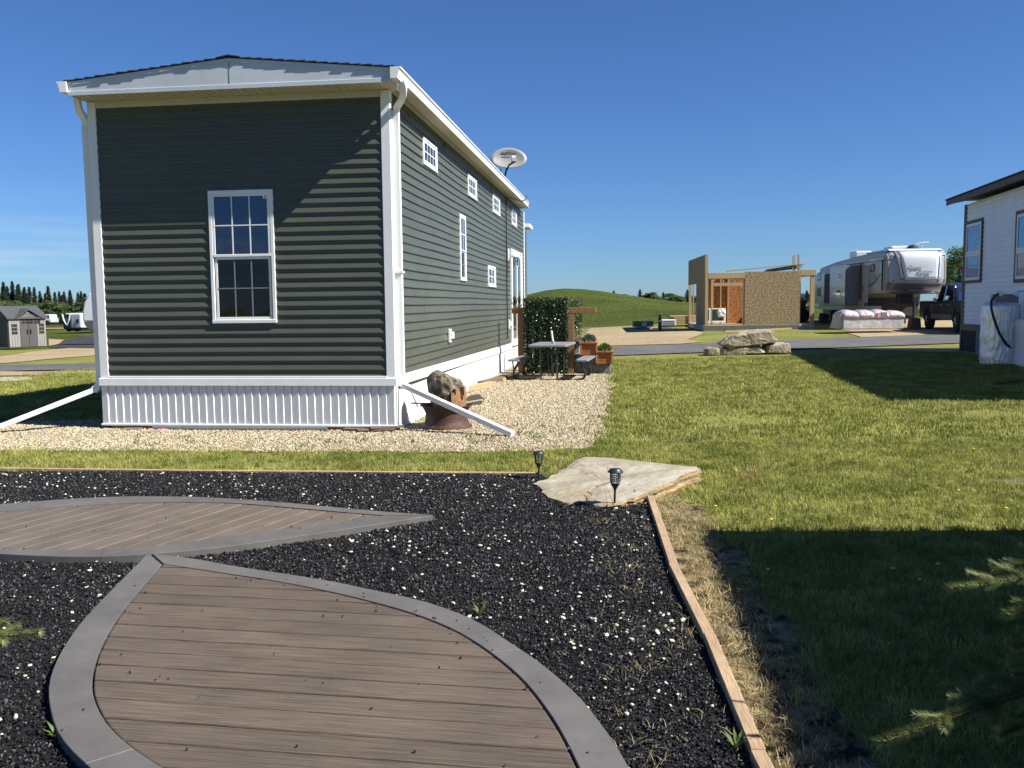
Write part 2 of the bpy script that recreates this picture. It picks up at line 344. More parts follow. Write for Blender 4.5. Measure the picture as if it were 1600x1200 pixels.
G = lambda px, py: tuple(at(px, py, 0)[:2])
T = lambda px, py: tuple(att(px, py)[:2])
MUL = [(-7.6, 8.55)] + [G(420, 741), G(840, 744)] + [(.35, 7.75), (.9, 7.05), (1.03, 6.87), (.98, 5.5), (.90, 4.2), (.80, 2.87), (.70, 1.4), (.65, .4), (-7.6, .4)]
sheet('mulch_bed', MUL, .022, m_mulch, 1.0)
GRAV = [(-8.6, 11.9), (-8.6, 9.95), (-6.4, 9.85)] + [G(170, 708), G(420, 707), G(640, 709), G(850, 706), G(930, 702), G(945, 680), G(948, 650), G(954, 620), G(956, 588)] + [(1.9, 20.6), (0.4, 24.6), (-2.0, 24.8), (-5.2, 12.6), (-7.0, 12.3)]
GRAVR = rough_edge(GRAV, .35, .12, 3)
sheet('gravel_pad', GRAVR, .010, m_gravel, 1.0)
ROADC = [(-60, 20.5), (-30, 23.0), (-15.2, 25.9), (-6, 27.3), (3.2, 28.3), (10.7, 29.9), (20, 33.0), (34, 39), (60, 52)]
def ribbon(c, wd):
    L_, R_ = [], []
    for i, p in enumerate(c):
        a = Vector(c[max(i - 1, 0)]); b = Vector(c[min(i + 1, len(c) - 1)]); d = (b - a).normalized(); n = Vector((-d.y, d.x)) * wd / 2
        L_.append((p[0] + n.x, p[1] + n.y)); R_.append((p[0] - n.x, p[1] - n.y))
    return L_ + R_[::-1]
def spline(c, k=6):
    out = []
    for i in range(len(c) - 1):
        p0 = Vector(c[max(i - 1, 0)]); p1 = Vector(c[i]); p2 = Vector(c[i + 1]); p3 = Vector(c[min(i + 2, len(c) - 1)])
        for q in range(k):
            t = q / k; out.append(tuple(.5 * ((2 * p1) + (p2 - p0) * t + (2 * p0 - 5 * p1 + 4 * p2 - p3) * t * t + (3 * p1 - p0 - 3 * p2 + p3) * t ** 3)))
    return out + [tuple(c[-1])]
sheet('road', ribbon(spline(ROADC), 4.3), .030, m_asph, 2.0)
sheet('gravel_verge', rough_edge([T(1330, 545), T(1500, 545), T(1600, 545), T(1600, 556), T(1500, 552), T(1380, 549)], 1.2, .15, 5), .016, m_gravfar, 2.0)
sheet('gravel_lot', rough_edge([T(905, 542), T(905, 513), T(1010, 511), T(1060, 514), T(1100, 520), T(1075, 528), T(1085, 535), T(1060, 538), T(960, 541)], 1.5, .5, 6), .020, m_gravfar, 2.0)
sheet('gravel_driveway', rough_edge([T(1310, 514), T(1345, 527.5), T(1500, 525.5), T(1640, 524), T(1640, 500), T(1400, 500), T(1290, 499)], 1.2, .3, 8), .020, m_gravfar, 2.0)
sheet('gravel_driveway', [(-40, 27.6)] + rough_edge([T(0, 569), T(60, 563), T(150, 556), (-7, 31.2)], 1, .2, 2)[:-3] + [(-5.5, 31), (-7, 40), T(155, 545), T(110, 544), T(50, 550), T(0, 558), (-40, 34)], .020, m_gravfar, 2.0)
sheet('gravel_verge', [T(0, 581.2), T(45, 582), T(150, 580.4), (-7.5, 24.8), (-7.6, 23.4), T(150, 584), T(60, 587.5), T(0, 588.5)], .024, m_gravfar, 2.0)
sheet('driveway', [T(76, 543.8), T(100, 533), T(128, 526), (-31, 92), (-10, 92), (-8, 60), T(158, 538), T(152, 545)], .030, m_asphd, 2.0)
sheet('gravel_path', [T(76, 530), T(100, 531.5), T(85, 540), T(76, 541)], .035, m_gravfar, 2.0)
sheet('concrete_pad', [T(-20, 592), T(40, 591), T(52, 594), T(30, 597), T(-20, 598)], .030, m_conc, 2.0)
sheet('far_gravel', [(-85, 118), (-20, 118), (-20, 124), (-85, 124)], .06, m_gravfar, 4.0)

# ------------------------------------------------------------------ scatter of instanced bits
def scatter(name, pts, variants, scl, m=None, kind='stuff', label=None, cat=None, tilt=.25, parent=None):
    col = bpy.data.collections.new(name + '_kit')
    for v in variants:
        for c_ in list(v.users_collection): c_.objects.unlink(v)
        col.objects.link(v)
    n = len(pts); me = bpy.data.meshes.new(name); me.from_pydata([tuple(p) for p in pts], [], [])
    rot = np.zeros((n, 3)); rot[:, 2] = rng.uniform(0, 2 * PI, n)
    if tilt >= 3: rot[:, 0] = rng.uniform(0, 6.28, n); rot[:, 1] = rng.uniform(0, 6.28, n)
    else: rot[:, 0] = rng.normal(0, tilt * .5, n); rot[:, 1] = rng.normal(0, tilt * .5, n)
    a = me.attributes.new('rot', 'FLOAT_VECTOR', 'POINT'); a.data.foreach_set('vector', rot.astype(np.float32).ravel())
    a = me.attributes.new('scl', 'FLOAT', 'POINT'); a.data.foreach_set('value', np.broadcast_to(scl, n).astype(np.float32))
    a = me.attributes.new('idx', 'INT', 'POINT'); a.data.foreach_set('value', rng.integers(0, len(variants), n).astype(np.int32))
    o = bpy.data.objects.new(name, me); COL.objects.link(o); tag(o, label, cat, None, kind)
    if parent is not None: o.parent = parent
    ng = bpy.data.node_groups.new(name, 'GeometryNodeTree'); ng.interface.new_socket('Geometry', in_out='INPUT', socket_type='NodeSocketGeometry'); ng.interface.new_socket('Geometry', in_out='OUTPUT', socket_type='NodeSocketGeometry')
    N = ng.nodes; L = ng.links; gi = N.new('NodeGroupInput'); go = N.new('NodeGroupOutput')
    ci = N.new('GeometryNodeCollectionInfo'); ci.inputs['Collection'].default_value = col; ci.inputs['Separate Children'].default_value = True; ci.inputs['Reset Children'].default_value = True
    ip = N.new('GeometryNodeInstanceOnPoints'); ip.inputs['Pick Instance'].default_value = True
    def attr(nm, ty):
        x = N.new('GeometryNodeInputNamedAttribute'); x.data_type = ty; x.inputs[0].default_value = nm; return x.outputs[0]
    L.new(gi.outputs[0], ip.inputs['Points']); L.new(ci.outputs[0], ip.inputs['Instance']); L.new(attr('idx', 'INT'), ip.inputs['Instance Index'])
    er = N.new('FunctionNodeEulerToRotation'); L.new(attr('rot', 'FLOAT_VECTOR'), er.inputs[0]); L.new(er.outputs[0], ip.inputs['Rotation'])
    L.new(attr('scl', 'FLOAT'), ip.inputs['Scale']); L.new(ip.outputs[0], go.inputs[0])
    md = o.modifiers.new('scatter', 'NODES'); md.node_group = ng
    return o
def tuft(name, m, nb=14, rad=.05, h=(.03, .06), wd=.0035, lean=.5, seed=0):
    r = random.Random(seed); mb = MB()
    for _ in range(nb):
        a = r.uniform(0, 2 * PI); d = rad * math.sqrt(r.random()); x, y = d * math.cos(a), d * math.sin(a); H_ = r.uniform(*h)
        t = r.uniform(0, 2 * PI); l = H_ * lean * r.uniform(.2, 1.3); dx, dy = math.cos(t) * l, math.sin(t) * l; b = r.uniform(0, PI); wx, wy = math.cos(b) * wd / 2, math.sin(b) * wd / 2
        p = [(x - wx, y - wy, -.01), (x + wx, y + wy, -.01), (x + dx * .4 + wx * .8, y + dy * .4 + wy * .8, H_ * .6), (x + dx * .4 - wx * .8, y + dy * .4 - wy * .8, H_ * .6), (x + dx, y + dy, H_)]
        mb.add(p, [(0, 1, 2, 3), (3, 2, 4)])
    return mb.build(name, m, recalc=False)
def chip(name, m, seed, s=(1, .75, .5)):
    r = random.Random(seed); bm = bmesh.new(); bmesh.ops.create_cube(bm, size=1)
    for v in bm.verts:
        v.co.x *= s[0] * r.uniform(.55, 1.15); v.co.y *= s[1] * r.uniform(.55, 1.15); v.co.z *= s[2] * r.uniform(.6, 1.1)
    me = bpy.data.meshes.new(name); bm.to_mesh(me); bm.free(); me.materials.append(m); o = bpy.data.objects.new(name, me); COL.objects.link(o); return o
def stone(name, m, seed, s=(1, .8, .6)):
    r = random.Random(seed); bm = bmesh.new(); bmesh.ops.create_icosphere(bm, subdivisions=1, radius=.5)
    for v in bm.verts:
        k = r.uniform(.78, 1.12); v.co.x *= s[0] * k; v.co.y *= s[1] * k; v.co.z *= s[2] * k
    me = bpy.data.meshes.new(name); bm.to_mesh(me); bm.free(); me.materials.append(m); o = bpy.data.objects.new(name, me); COL.objects.link(o); return o
def rand_in(x0, x1, y0, y1, dens):
    n = int((x1 - x0) * (y1 - y0) * dens); p = np.empty((n, 2)); p[:, 0] = rng.uniform(x0, x1, n); p[:, 1] = rng.uniform(y0, y1, n)
    k = np.abs(p[:, 0]) < p[:, 1] * .60 + 1.0
    return p[k]
def withz(p, off=0): return [(x, y, gz(x, y) + off) for x, y in p]
def dens_noise(p, sc, lo, seed=0):
    v = np.array([mnoise.noise(Vector((a * sc, b * sc, seed))) for a, b in p]); return rng.random(len(p)) < (lo + (1 - lo) * np.clip(v + .5, 0, 1))

# ------------------------------------------------------------------ decks
def P7(pts, z=.07): return [tuple(at(x, y, z)[:2]) for x, y in pts]
L2o = P7([(232,864),(210,886),(188,908),(149,947.5),(118,982.5),(94,1019.7),(79.6,1052.5),(75,1078.7),(78.7,1109),(87.5,1140),(105,1166),(135.6,1194.6)]) + [(-1.05,2.46),(-.6,2.1),(-.1,1.78),(.38,1.56)]
R2o = P7([(238,865),(306,873),(372,886),(437,895),(525,909),(582,922),(634,932),(700,950.5),(753,974),(797,1004),(845,1035),(906,1087.5),(932.5,1122.5),(958.7,1157.5),(982.8,1200)]) + [(.43,2.3),(.45,1.9),(.40,1.56)]
L2i = P7([(252.8,882),(236,900),(203.4,938.7),(188,958),(164,995.6),(151,1026),(144.4,1052.5),(143,1078.7),(151,1105),(166,1131),(192.5,1157.5),(218.7,1177),(256,1200)]) + [(-.75,2.42),(-.25,2.05),(.25,1.80)]
R2i = P7([(256,881),(350,895),(437,908),(525,925.6),(612,947.5),(665.6,964),(722.5,989),(775,1024),(818.7,1061),(853.7,1105),(880,1146.5),(906,1200)]) + [(.28,2.3),(.27,1.82)]
T1o = [(-5.0,6.2),(-4.5,6.52)] + P7([(0,787.6),(63.7,782.7),(127.5,778.4),(191,775.7),(255,775.2),(340,777.4),(437,784.4),(525,792.7),(612,800.6),(677,804.6)])
B1o = [(-5.0,6.17),(-4.5,5.88),(-3.85,5.56)] + P7([(0,866),(131,871),(219,867),(306,859.7),(394,848.7),(481,835.6),(569,822.5),(677,805.6)])
T1i = [(-4.65,6.2),(-4.3,6.40)] + P7([(0,799),(85,792),(170,787),(255,783.8),(359,785),(420,789.7),(481,795),(569,802.8),(599,805)])
B1i = [(-4.65,6.18),(-4.2,5.97),(-3.7,5.73)] + P7([(0,858.5),(96,860.5),(219,855),(262.5,851),(350,839),(437,827.7),(525,814.6),(599,806)])
def smoothline(c, it=2):
    for _ in range(it):
        c = [c[0]] + [tuple(np.array(c[i]) * .75 + np.array(c[i + 1]) * .25) if q == 0 else tuple(np.array(c[i]) * .25 + np.array(c[i + 1]) * .75) for i in range(len(c) - 1) for q in (0, 1)] + [c[-1]]
    return c
L2o, R2o, L2i, R2i, T1o, B1o, T1i, B1i = [smoothline(c) for c in (L2o, R2o, L2i, R2i, T1o, B1o, T1i, B1i)]
def clip(poly, a, b, c):      # keep a*x+b*y<=c
    out = []
    for i in range(len(poly)):
        p, q = poly[i], poly[(i + 1) % len(poly)]; dp = a * p[0] + b * p[1] - c; dq = a * q[0] + b * q[1] - c
        if dp <= 0: out.append(p)
        if (dp < 0 < dq) or (dq < 0 < dp): t = dp / (dp - dq); out.append((p[0] + t * (q[0] - p[0]), p[1] + t * (q[1] - p[1])))
    return out
def resample(c, n=48):
    c = np.array(c); d = np.r_[0, np.cumsum(np.hypot(*np.diff(c, axis=0).T))]; t = np.linspace(0, d[-1], n)
    return [(float(np.interp(u, d, c[:, 0])), float(np.interp(u, d, c[:, 1]))) for u in t]
def deck(label, outA, outB, inA, inB, bdir, bm_, first=0.0, gap_=.009):
    ang = math.atan2(bdir[1], bdir[0]); o = outA[0]; E_ = empty('leaf_shaped_deck', (o[0], o[1], 0), ang, label, 'deck')
    ca, sa = math.cos(-ang), math.sin(-ang)
    loc = lambda p: ((p[0] - o[0]) * ca - (p[1] - o[1]) * sa, (p[0] - o[0]) * sa + (p[1] - o[1]) * ca)
    for A, B in ((outA, inA), (outB, inB)):
        a_ = [loc(p) for p in resample(A)]; b_ = [loc(p) for p in resample(B)]
        for k0, k1 in ((0, 26), (26, 47)):
            a = a_[k0:k1 + 1]; b = b_[k0:k1 + 1]; mb = MB(); n = len(a); zt = .071
            if k0: tq_ = .0022 / max(.01, math.dist(a[0], a[1])); a[0] = (a[0][0] + (a[1][0] - a[0][0]) * tq_, a[0][1] + (a[1][1] - a[0][1]) * tq_); b[0] = (b[0][0] + (b[1][0] - b[0][0]) * tq_, b[0][1] + (b[1][1] - b[0][1]) * tq_)
            vs = [(*p, zt) for p in a] + [(*p, zt) for p in b] + [(*p, .0) for p in a] + [(*p, .0) for p in b]
            fs = []
            for i in range(n - 1):
                fs += [(i, i + 1, n + i + 1, n + i), (2 * n + i, 2 * n + i + 1, i + 1, i), (n + i, n + i + 1, 3 * n + i + 1, 3 * n + i)]
            fs += [(0, n, 3 * n, 2 * n), (n - 1, 2 * n - 1, 4 * n - 1, 3 * n - 1)]
            mb.add(vs, fs).build('border_board', m_border, E_, .002)
    inner = [loc(p) for p in resample(inA, 60)] + [loc(p) for p in resample(inB, 60)[::-1]]
    c_ = np.mean(inner, axis=0); gap = gap_
    ysv = [p[1] for p in inner]; pitch = .1495; k = math.floor((min(ysv) - first) / pitch)
    sub = [((p[0] - c_[0]) * .995 + c_[0], (p[1] - c_[1]) * .995 + c_[1]) for p in inner]
    MB().ext(sub, .002, .012, 'z').build('gap_shade_sheet', m_gapshade, E_)  # solid black sheet standing in for the shade between the boards
    while first + k * pitch < max(ysv):
        y0 = first + k * pitch + gap / 2; y1 = y0 + pitch - gap
        p = clip(clip(inner, 0, 1, y1), 0, -1, -y0)
        if len(p) >= 3:
            c = np.mean(p, axis=0); p = [((q[0] - c[0]) * (1 - .008 / max(.2, abs(q[0] - c[0]))) + c[0], q[1]) for q in p]
            q = [p[0]]
            for r_ in p[1:]:
                if math.hypot(r_[0] - q[-1][0], r_[1] - q[-1][1]) > .004: q.append(r_)
            if len(q) >= 3:
                dz = random.uniform(-.0015, .0015); MB().ext(q, .035, .067 + dz, 'z').build('deck_board', bm_, E_, .006, seg=2)
        k += 1
    return E_
deck('brown board deck like a leaf in the foreground, its pointed end touching the farther deck', L2o, R2o, L2i, R2i, (.334, -.056), m_board, .05)
deck('paler leaf shaped deck lying crosswise at the left, its long tip pointing right', T1o, B1o, T1i, B1i, (.404, .915), m_board1, .05, .010)

# mulch chips and pale pebbles
deckpolys = [L2o + R2o[::-1], T1o + B1o[::-1]]
def shrink(poly, k): c = np.mean(poly, axis=0); return [((p[0] - c[0]) * k + c[0], (p[1] - c[1]) * k + c[1]) for p in poly]
chips = [chip('rubber_chip', m_chip, i, (1, .7, .55)) for i in range(6)]
p = np.vstack([rand_in(-4, 1.1, 1.8, 4.6, 7500), rand_in(-6, 1.15, 4.6, 8.6, 4200)])
p = p[inpoly(p, MUL)]
for dp in deckpolys: p = p[~inpoly(p, shrink(dp, .985))]
sc = rng.uniform(.006, .014, len(p)) * np.where(p[:, 1] > 4.6, 1.3, 1)
scatter('rubber_mulch', [(x, y, .026 + random.random() * .008 + .008 * mnoise.noise(Vector((x * 3, y * 3, 0)))) for x, y in p], chips, sc, tilt=3, label='black shredded rubber mulch filling the bed around the decks', cat='mulch')
peb = [stone('pebble', m_pebble, i, (1, .75, .5)) for i in range(5)]
p = rand_in(-6, 1.1, 1.9, 8.5, 78); p = p[inpoly(p, MUL)]
for dp in deckpolys: p = p[~inpoly(p, dp)]
p = p[dens_noise(p, 1.1, .12, 4)]
scatter('pale_pebbles', [(x, y, .042) for x, y in p], peb, rng.uniform(.014, .036, len(p)) * rng.uniform(.45, 1, len(p)), tilt=.6, label='pale pebbles strewn over the black mulch', cat='pebbles')
p = rand_in(-4.5, .4, 2.5, 7.0, 60); k = np.zeros(len(p), bool)
for dp in deckpolys: k |= inpoly(p, shrink(dp, .93))
edge2 = np.array([(x, y) for x, y in resample(R2i, 200)]); near = np.array([np.min(np.hypot(edge2[:, 0] - a, edge2[:, 1] - b)) for a, b in p])
p = p[k & ((near < .10) | (rng.random(len(p)) < .16))]
cr = [chip('crumb', m_chip, 50 + i, (1, .8, .6)) for i in range(3)]
scatter('loose_mulch_crumbs', [(x, y, .073) for x, y in p], cr, rng.uniform(.005, .012, len(p)), tilt=3, label='stray black mulch crumbs lying on the deck boards', cat='mulch')

# timber edging
def plank(name, a, b, wd, z0, z1, m, parent=None, bevel=.004, label=None, cat=None, group=None, tilt=0):
    a = Vector(a); b = Vector(b); d = (b - a); L_ = d.length; ang = math.atan2(d.y, d.x); mb = MB().box(0, L_, -wd / 2, wd / 2, z0, z1)
    o = mb.build(name, m, parent, bevel); o.location = (a.x, a.y, 0); o.rotation_euler = (0, tilt, ang); return tag(o, label, cat, group)
E_ = empty('timber_edging', (*G(1015, 786), 0), 0, 'row of tan edging timbers between the black mulch and the shaded lawn', 'edging')
E_.rotation_euler = (0, 0, 0)
pts = [Vector(G(1015, 787)), Vector(G(1052, 897)), Vector(G(1106, 1010)), Vector(G(1184, 1199)), Vector((.77, 1.5))]
base = Vector(E_.location[:2])
for i in range(4):
    a, b = pts[i], pts[i + 1]; a = a + (b - a).normalized() * .008 + Vector(((-1) ** i * .004, 0))
    plank('edging_board', a - base, b - base, .052, -.02, .068, m_timber, E_)
pr = [Vector(G(-60, 737)), Vector(G(300, 741.5)), Vector(G(620, 744)), Vector(G(838, 745.5))]
E2 = empty('timber_edging', (*pr[0], 0), 0, 'thin timber edging along the far side of the mulch by the grass strip', 'edging')
for i in range(3): plank('edging_board', pr[i] - pr[0], pr[i + 1] - pr[0] - Vector((.01, 0)), .045, -.02, .045, m_timber, E2)

# ------------------------------------------------------------------ gravel stones, grass
stones = [stone('gravel_stone', m_stone, i) for i in range(6)]
p = np.vstack([rand_in(-8.6, 2.4, 9.3, 13, 1500), rand_in(-2, 2.6, 13, 22.5, 900)])
p = p[inpoly(p, GRAVR)]
HC = at(617, 664, .08); HF = Frame((HC.x, HC.y, 0), -7.25)
def in_house(p):
    d = p - np.array([HF.o.x, HF.o.y]); lx = d @ np.array(HF.ex[:2]); ly = d @ np.array(HF.ey[:2]); return (lx > -3.85) & (lx < .0) & (ly > 0) & (ly < 14.5)
p = p[~in_house(p)]
scatter('loose_gravel', [(x, y, .014) for x, y in p], stones, rng.uniform(.016, .040, len(p)) * np.where(p[:, 1] > 13, 1.25, 1), tilt=1.2, label='cream river gravel spread around the green mobile home', cat='gravel')
p = rand_in(-8, 2.6, 9.5, 20, 40); p = p[~inpoly(p, GRAVR) & inpoly(p, [(q[0] * 1.02, q[1] - .22) for q in GRAVR])]
scatter('strayed_gravel', [(x, y, .012) for x, y in p], [stone('gravel_stone', m_stone, 20 + i) for i in range(3)], .03, tilt=1, label='few gravel stones strayed into the lawn edge', cat='gravel')
blades = [tuft('grass_tuft', m_blade, 16, .055, (.022, .05), .004, .6, i) for i in range(5)]
bladesF = [tuft('grass_tuft_far', m_blade, 12, .09, (.025, .05), .008, .7, 30 + i) for i in range(4)]
straws = [tuft('straw_tuft', m_straw, 14, .05, (.010, .032), .003, 1.8, 60 + i) for i in range(4)]
weeds = [tuft('weed_tuft', m_weed, 9, .05, (.03, .07), .013, 1.3, 80 + i) for i in range(3)]
SLAB = [G(842,766), G(834,755), G(860,746), G(882,731), G(900,719), G(952,715), G(1015,722), G(1090,731), G(1092,756), G(1040,780), G(990,792), G(925,789), G(865,781)]
BARE = [rough_edge([G(1552, 752), G(1600, 747), G(1640, 752), G(1620, 765), G(1572, 760)], .10, .09, 32)]
m_bare = mat('bare_soil', (.17, .15, .10), .95, .4, 18, world=True, bump=.8, bscale=60, bdist=.02, spec=.1)
for q_ in BARE: sheet('bare_soil_patch', q_, .007, m_bare, 0)
def lawn_mask(p):
    nb2 = rng.random(len(p)) < .35
    ok = ~inpoly(p, MUL)
    for q_ in BARE: ok &= ~inpoly(p, q_) | nb2
    core = shrink(GRAVR, .955); ok = ok & (~inpoly(p, GRAVR) | (~inpoly(p, core) & (rng.random(len(p)) < .22))) & ~in_house(p) & ~inpoly(p, shrink(SLAB, .96))
    ok &= ~((p[:, 0] < 1.1) & (p[:, 1] < 6.7) & (p[:, 0] > -8))
    return ok
def verge(p):   # distance east of the timber line
    return np.interp(p[:, 1], [1.5, 2.87, 4.2, 5.5, 6.87], [.77, .83, .95, 1.02, 1.06])
p = rand_in(-8, 9, 1.8, 9.9, 420); p = p[lawn_mask(p)]
vx = p[:, 0] - verge(p); k = (p[:, 1] > 7.1) | (vx > .30 + .1 * np.sin(p[:, 1] * 5) + rng.normal(0, .05, len(p))); p = p[k]
bare = np.array([mnoise.noise(Vector((a * .55, b * .55, 9))) for a, b in p]); p = p[(bare > -.42) | (rng.random(len(p)) < .25)]
scatter('short_grass', withz(p), blades, rng.uniform(.75, 1.25, len(p)), label='mown lawn grass in front and to the right', cat='grass')
p = rand_in(-12, 18, 9.9, 24.5, 130); p = p[lawn_mask(p)]
bare = np.array([mnoise.noise(Vector((a * .55, b * .55, 9))) for a, b in p]); p = p[(bare > -.42) | (rng.random(len(p)) < .25)]
scatter('lawn_grass', withz(p), bladesF, rng.uniform(.8, 1.3, len(p)), label='mown lawn grass between the two homes', cat='grass')
m_verge = mat('dry_verge_soil', (.060, .045, .028), .95, .5, 9, col2=(.26, .205, .105), world=True, bump=.9, bscale=70, bdist=.02, spec=.1, thr=(.38, .62))
VG = [(.70, 1.5), (.74, 2.87), (.86, 4.2), (.92, 5.5), (.98, 6.75), (1.42, 6.75), (1.42, 5.6), (1.34, 4.2), (1.20, 2.87), (1.15, 1.5)]
sheet('dry_verge', rough_edge(VG, .2, .05, 44), .0065, m_verge, 0)
p = rand_in(.6, 2.2, 1.6, 7.3, 900); vx = p[:, 0] - verge(p)
p = p[(vx > .03) & (vx < .34) & (rng.random(len(p)) < .95 - vx * 2.4)]
scatter('dry_grass_clippings', [(x, y, .012) for x, y in p], straws, rng.uniform(.6, 1.3, len(p)), label='dry straw coloured grass along the edging timber', cat='dry grass', tilt=.9)
p = rand_in(.2, 1.1, 2.6, 6.8, 130); vx = verge(p) - p[:, 0]; p = p[(vx > .06) & (vx < .5) & dens_noise(p, 2.4, .0, 5)]
scatter('straw_wisps', [(x, y, .04) for x, y in p], [tuft('straw_wisp', m_straw, 5, .05, (.004, .02), .002, 4, 90 + i) for i in range(3)], 1.0, label='thin straw wisps on the mulch near the edging', cat='dry grass', tilt=.3)
p = rand_in(-7, 8.5, 7, 22, 5); p = p[lawn_mask(p)]
scatter('lawn_weeds', withz(p), weeds, rng.uniform(.6, 1.1, len(p)), label='broad leafed weeds dotted through the lawn', cat='weeds')
reds = [tuft('red_weed', m_redweed, 16, .07, (.03, .11), .003, .9, 120 + i) for i in range(3)]
p = np.vstack([rand_in(-.5, 2.3, 9.6, 10.9, 14), rand_in(-2.6, -1.2, 10.0, 10.7, 12), rand_in(1.6, 2.4, 11, 14, 7), rand_in(1.02, 1.2, 4.5, 6.9, 60), rand_in(1.9, 2.25, 7.3, 8.3, 70), rand_in(.35, .7, 7.75, 8.5, 70)])
p = p[dens_noise(p, 1.1, .1, 2)]
scatter('reddish_weeds', [(x, y, .0) for x, y in p], reds, rng.uniform(.5, 1.0, len(p)), label='reddish dry weeds at the gravel edge and beside the flat stone', cat='weeds')
p = np.vstack([rand_in(-5, 2, 9.8, 10.7, 3.2), rand_in(0, 2, 10.5, 13, 1.5)]); 
scatter('gravel_weeds', [(x, y, .01) for x, y in p], [tuft('gravel_weed', m_weed, 14, .09, (.02, .07), .012, 1.2, 140 + i) for i in range(3)], 1.1, label='low green weeds growing in the gravel edge', cat='weeds')
# dandelions
dn = None
for (px, py) in [(1190, 693), (1521, 709), (1497, 776), (1571, 805), (1205, 823), (1118, 801), (1437, 921), (1465, 896), (1395, 903), (1200, 904), (1012, 578), (1042, 577), (1108, 672)]:
    c = att(px, py)
    if dn is None:
        dn = empty('dandelion', c, 0, 'small yellow dandelion flower in the sunlit mown lawn', 'flower', 'yellow dandelions in the lawn')
        MB().tube([(0, 0, 0), (.003, 0, .05)], .0025, 5).build('stem', m_weed, dn); MB().lathe([(.001, .043), (.008, .045), (.012, .050), (.007, .054), (.001, .054)], 9).build('flower_head', m_yellow, dn)
    else: d2 = copy_tree(dn); d2.location = c
    if py > 840: d2['label'] = 'small yellow dandelion flower in the dark shade of the near lawn'

# ------------------------------------------------------------------ the green mobile home
house = empty('mobile_home', HF.o, HF.a, 'dark green mobile home with white trim, skirting and one tall end window', 'mobile home')
W_ = 3.85; LEN = 14.5; PT = .1143; RIDGE = -1.83
box('house_body', m_siding, house, -W_ + .005, -.005, .005, LEN, .12, 4.16)
FR = Matrix(((1, 0, 0, 0), (0, -1, 0, 0), (0, 0, 1, 0), (0, 0, 0, 1)))           # (u, out, z) on the end wall
SD = Matrix(((0, 1, 0, 0), (1, 0, 0, 0), (0, 0, 1, 0), (0, 0, 0, 1)))            # (u, out, z) on the long wall
def lap(M, u0, u1, z0, P_, parent, m, wave=1.0, step=.35, name='siding_plank', out=.018, cut=None, za=-9, zb=99):
    zA, zB_ = max(z0, za), min(z0 + P_ + .003, zb)
    if zB_ - zA < .012 or u1 - u0 < .03: return None
    prof_ = [(0, out), (.010, out), (.082, .0035), (.1143, .0025), (.13, .0025)]
    def po(zr_):
        for (a_, oa), (b_, ob_) in zip(prof_, prof_[1:]):
            if a_ <= zr_ <= b_: return oa + (ob_ - oa) * (zr_ - a_) / (b_ - a_)
        return .0025
    zs = [zA] + [z0 + q for q in (.010, .082) if zA + .002 < z0 + q < zB_ - .002] + [zB_]
    mb = MB(); mb.M = M; n = max(1, int((u1 - u0) / step)); rings = []
    for i in range(n + 1):
        u = u0 + (u1 - u0) * i / n; o = mnoise.noise(Vector((u * .55, z0 * 1.3, 3))) * .0035 * wave; dz = mnoise.noise(Vector((u * .45, z0 * .35, 8))) * .013 * wave
        rings.append([(u, -.002, zs[0] + dz)] + [(u, po(q - z0) + (o if k == 0 or po(q - z0) > .01 else 0), q + dz) for k, q in enumerate(zs)] + [(u, -.002, zs[-1] + dz)])
    return mb.loft(rings).build(name, m, parent)
def lap_cut(M, u0, u1, z0, P_, parent, m, holes, **kw):   # one course trimmed round the openings it meets
    hs = sorted(h for h in holes if h[2] < z0 + P_ and h[3] > z0 and h[0] < u1 and h[1] > u0); cur = u0
    for (a_, b_, c_, d_) in hs:
        lap(M, cur, max(cur, a_), z0, P_, parent, m, **kw)
        if c_ > z0 + .015: lap(M, a_, b_, z0, P_, parent, m, zb=c_, **kw)
        if d_ < z0 + P_ - .015: lap(M, a_, b_, z0, P_, parent, m, za=d_, **kw)
        cur = b_
    lap(M, cur, u1, z0, P_, parent, m, **kw)
HOLF = [(-2.30, -1.50, 1.385, 2.99)]
HOLS = [(1.82, 2.70, 3.565, 3.92), (5.46, 6.34, 3.56, 3.92), (8.52, 9.53, 3.57, 3.935), (11.76, 12.70, 3.585, 3.95), (4.58, 5.08, 2.005, 3.11), (7.74, 8.74, 1.96, 2.365), (11.42, 13.70, .55, 2.93)]
z = .655
while z < 4.05:
    p_ = min(PT, 4.073 - z); lap_cut(FR, -W_ + .075, -.075, z, p_, house, m_siding, HOLF, wave=.35, out=.022); z += PT
z = .548; ci_ = 0
while z < 4.10:
    p_ = min(PT, 4.13 - z); joints = [.08]; u = .09 + (1.1 + (ci_ * 1.37) % 2.6)
    while u < LEN - .6: joints.append(u); u += 3.66 if (ci_ % 3) else 3.0
    joints.append(LEN - .07)
    for a, b in zip(joints[:-1], joints[1:]): lap_cut(SD, a, b - .006, z, p_, house, m_siding, HOLS, out=.0175 + .0015 * ((ci_ + joints.index(a)) % 2))
    z += PT; ci_ += 1
# corner boards
for nm, (x0, x1, y0, y1) in {'a': (-.085, .028, -.028, .0), 'b': (.0, .028, .002, .085), 'c': (-W_ - .028, -W_ + .085, -.028, 0), 'd': (-W_ - .028, -W_, .002, .085), 'e': (0, .028, LEN - .08, LEN + .02)}.items():
    box('corner_trim', m_white, house, x0, x1, y0, y1, .66 if nm != 'e' else .5, 4.15, .004)
box('frieze_board', m_soffit, house, -W_ + .09, -.09, -.022, -.001, 4.075, 4.155, .002)
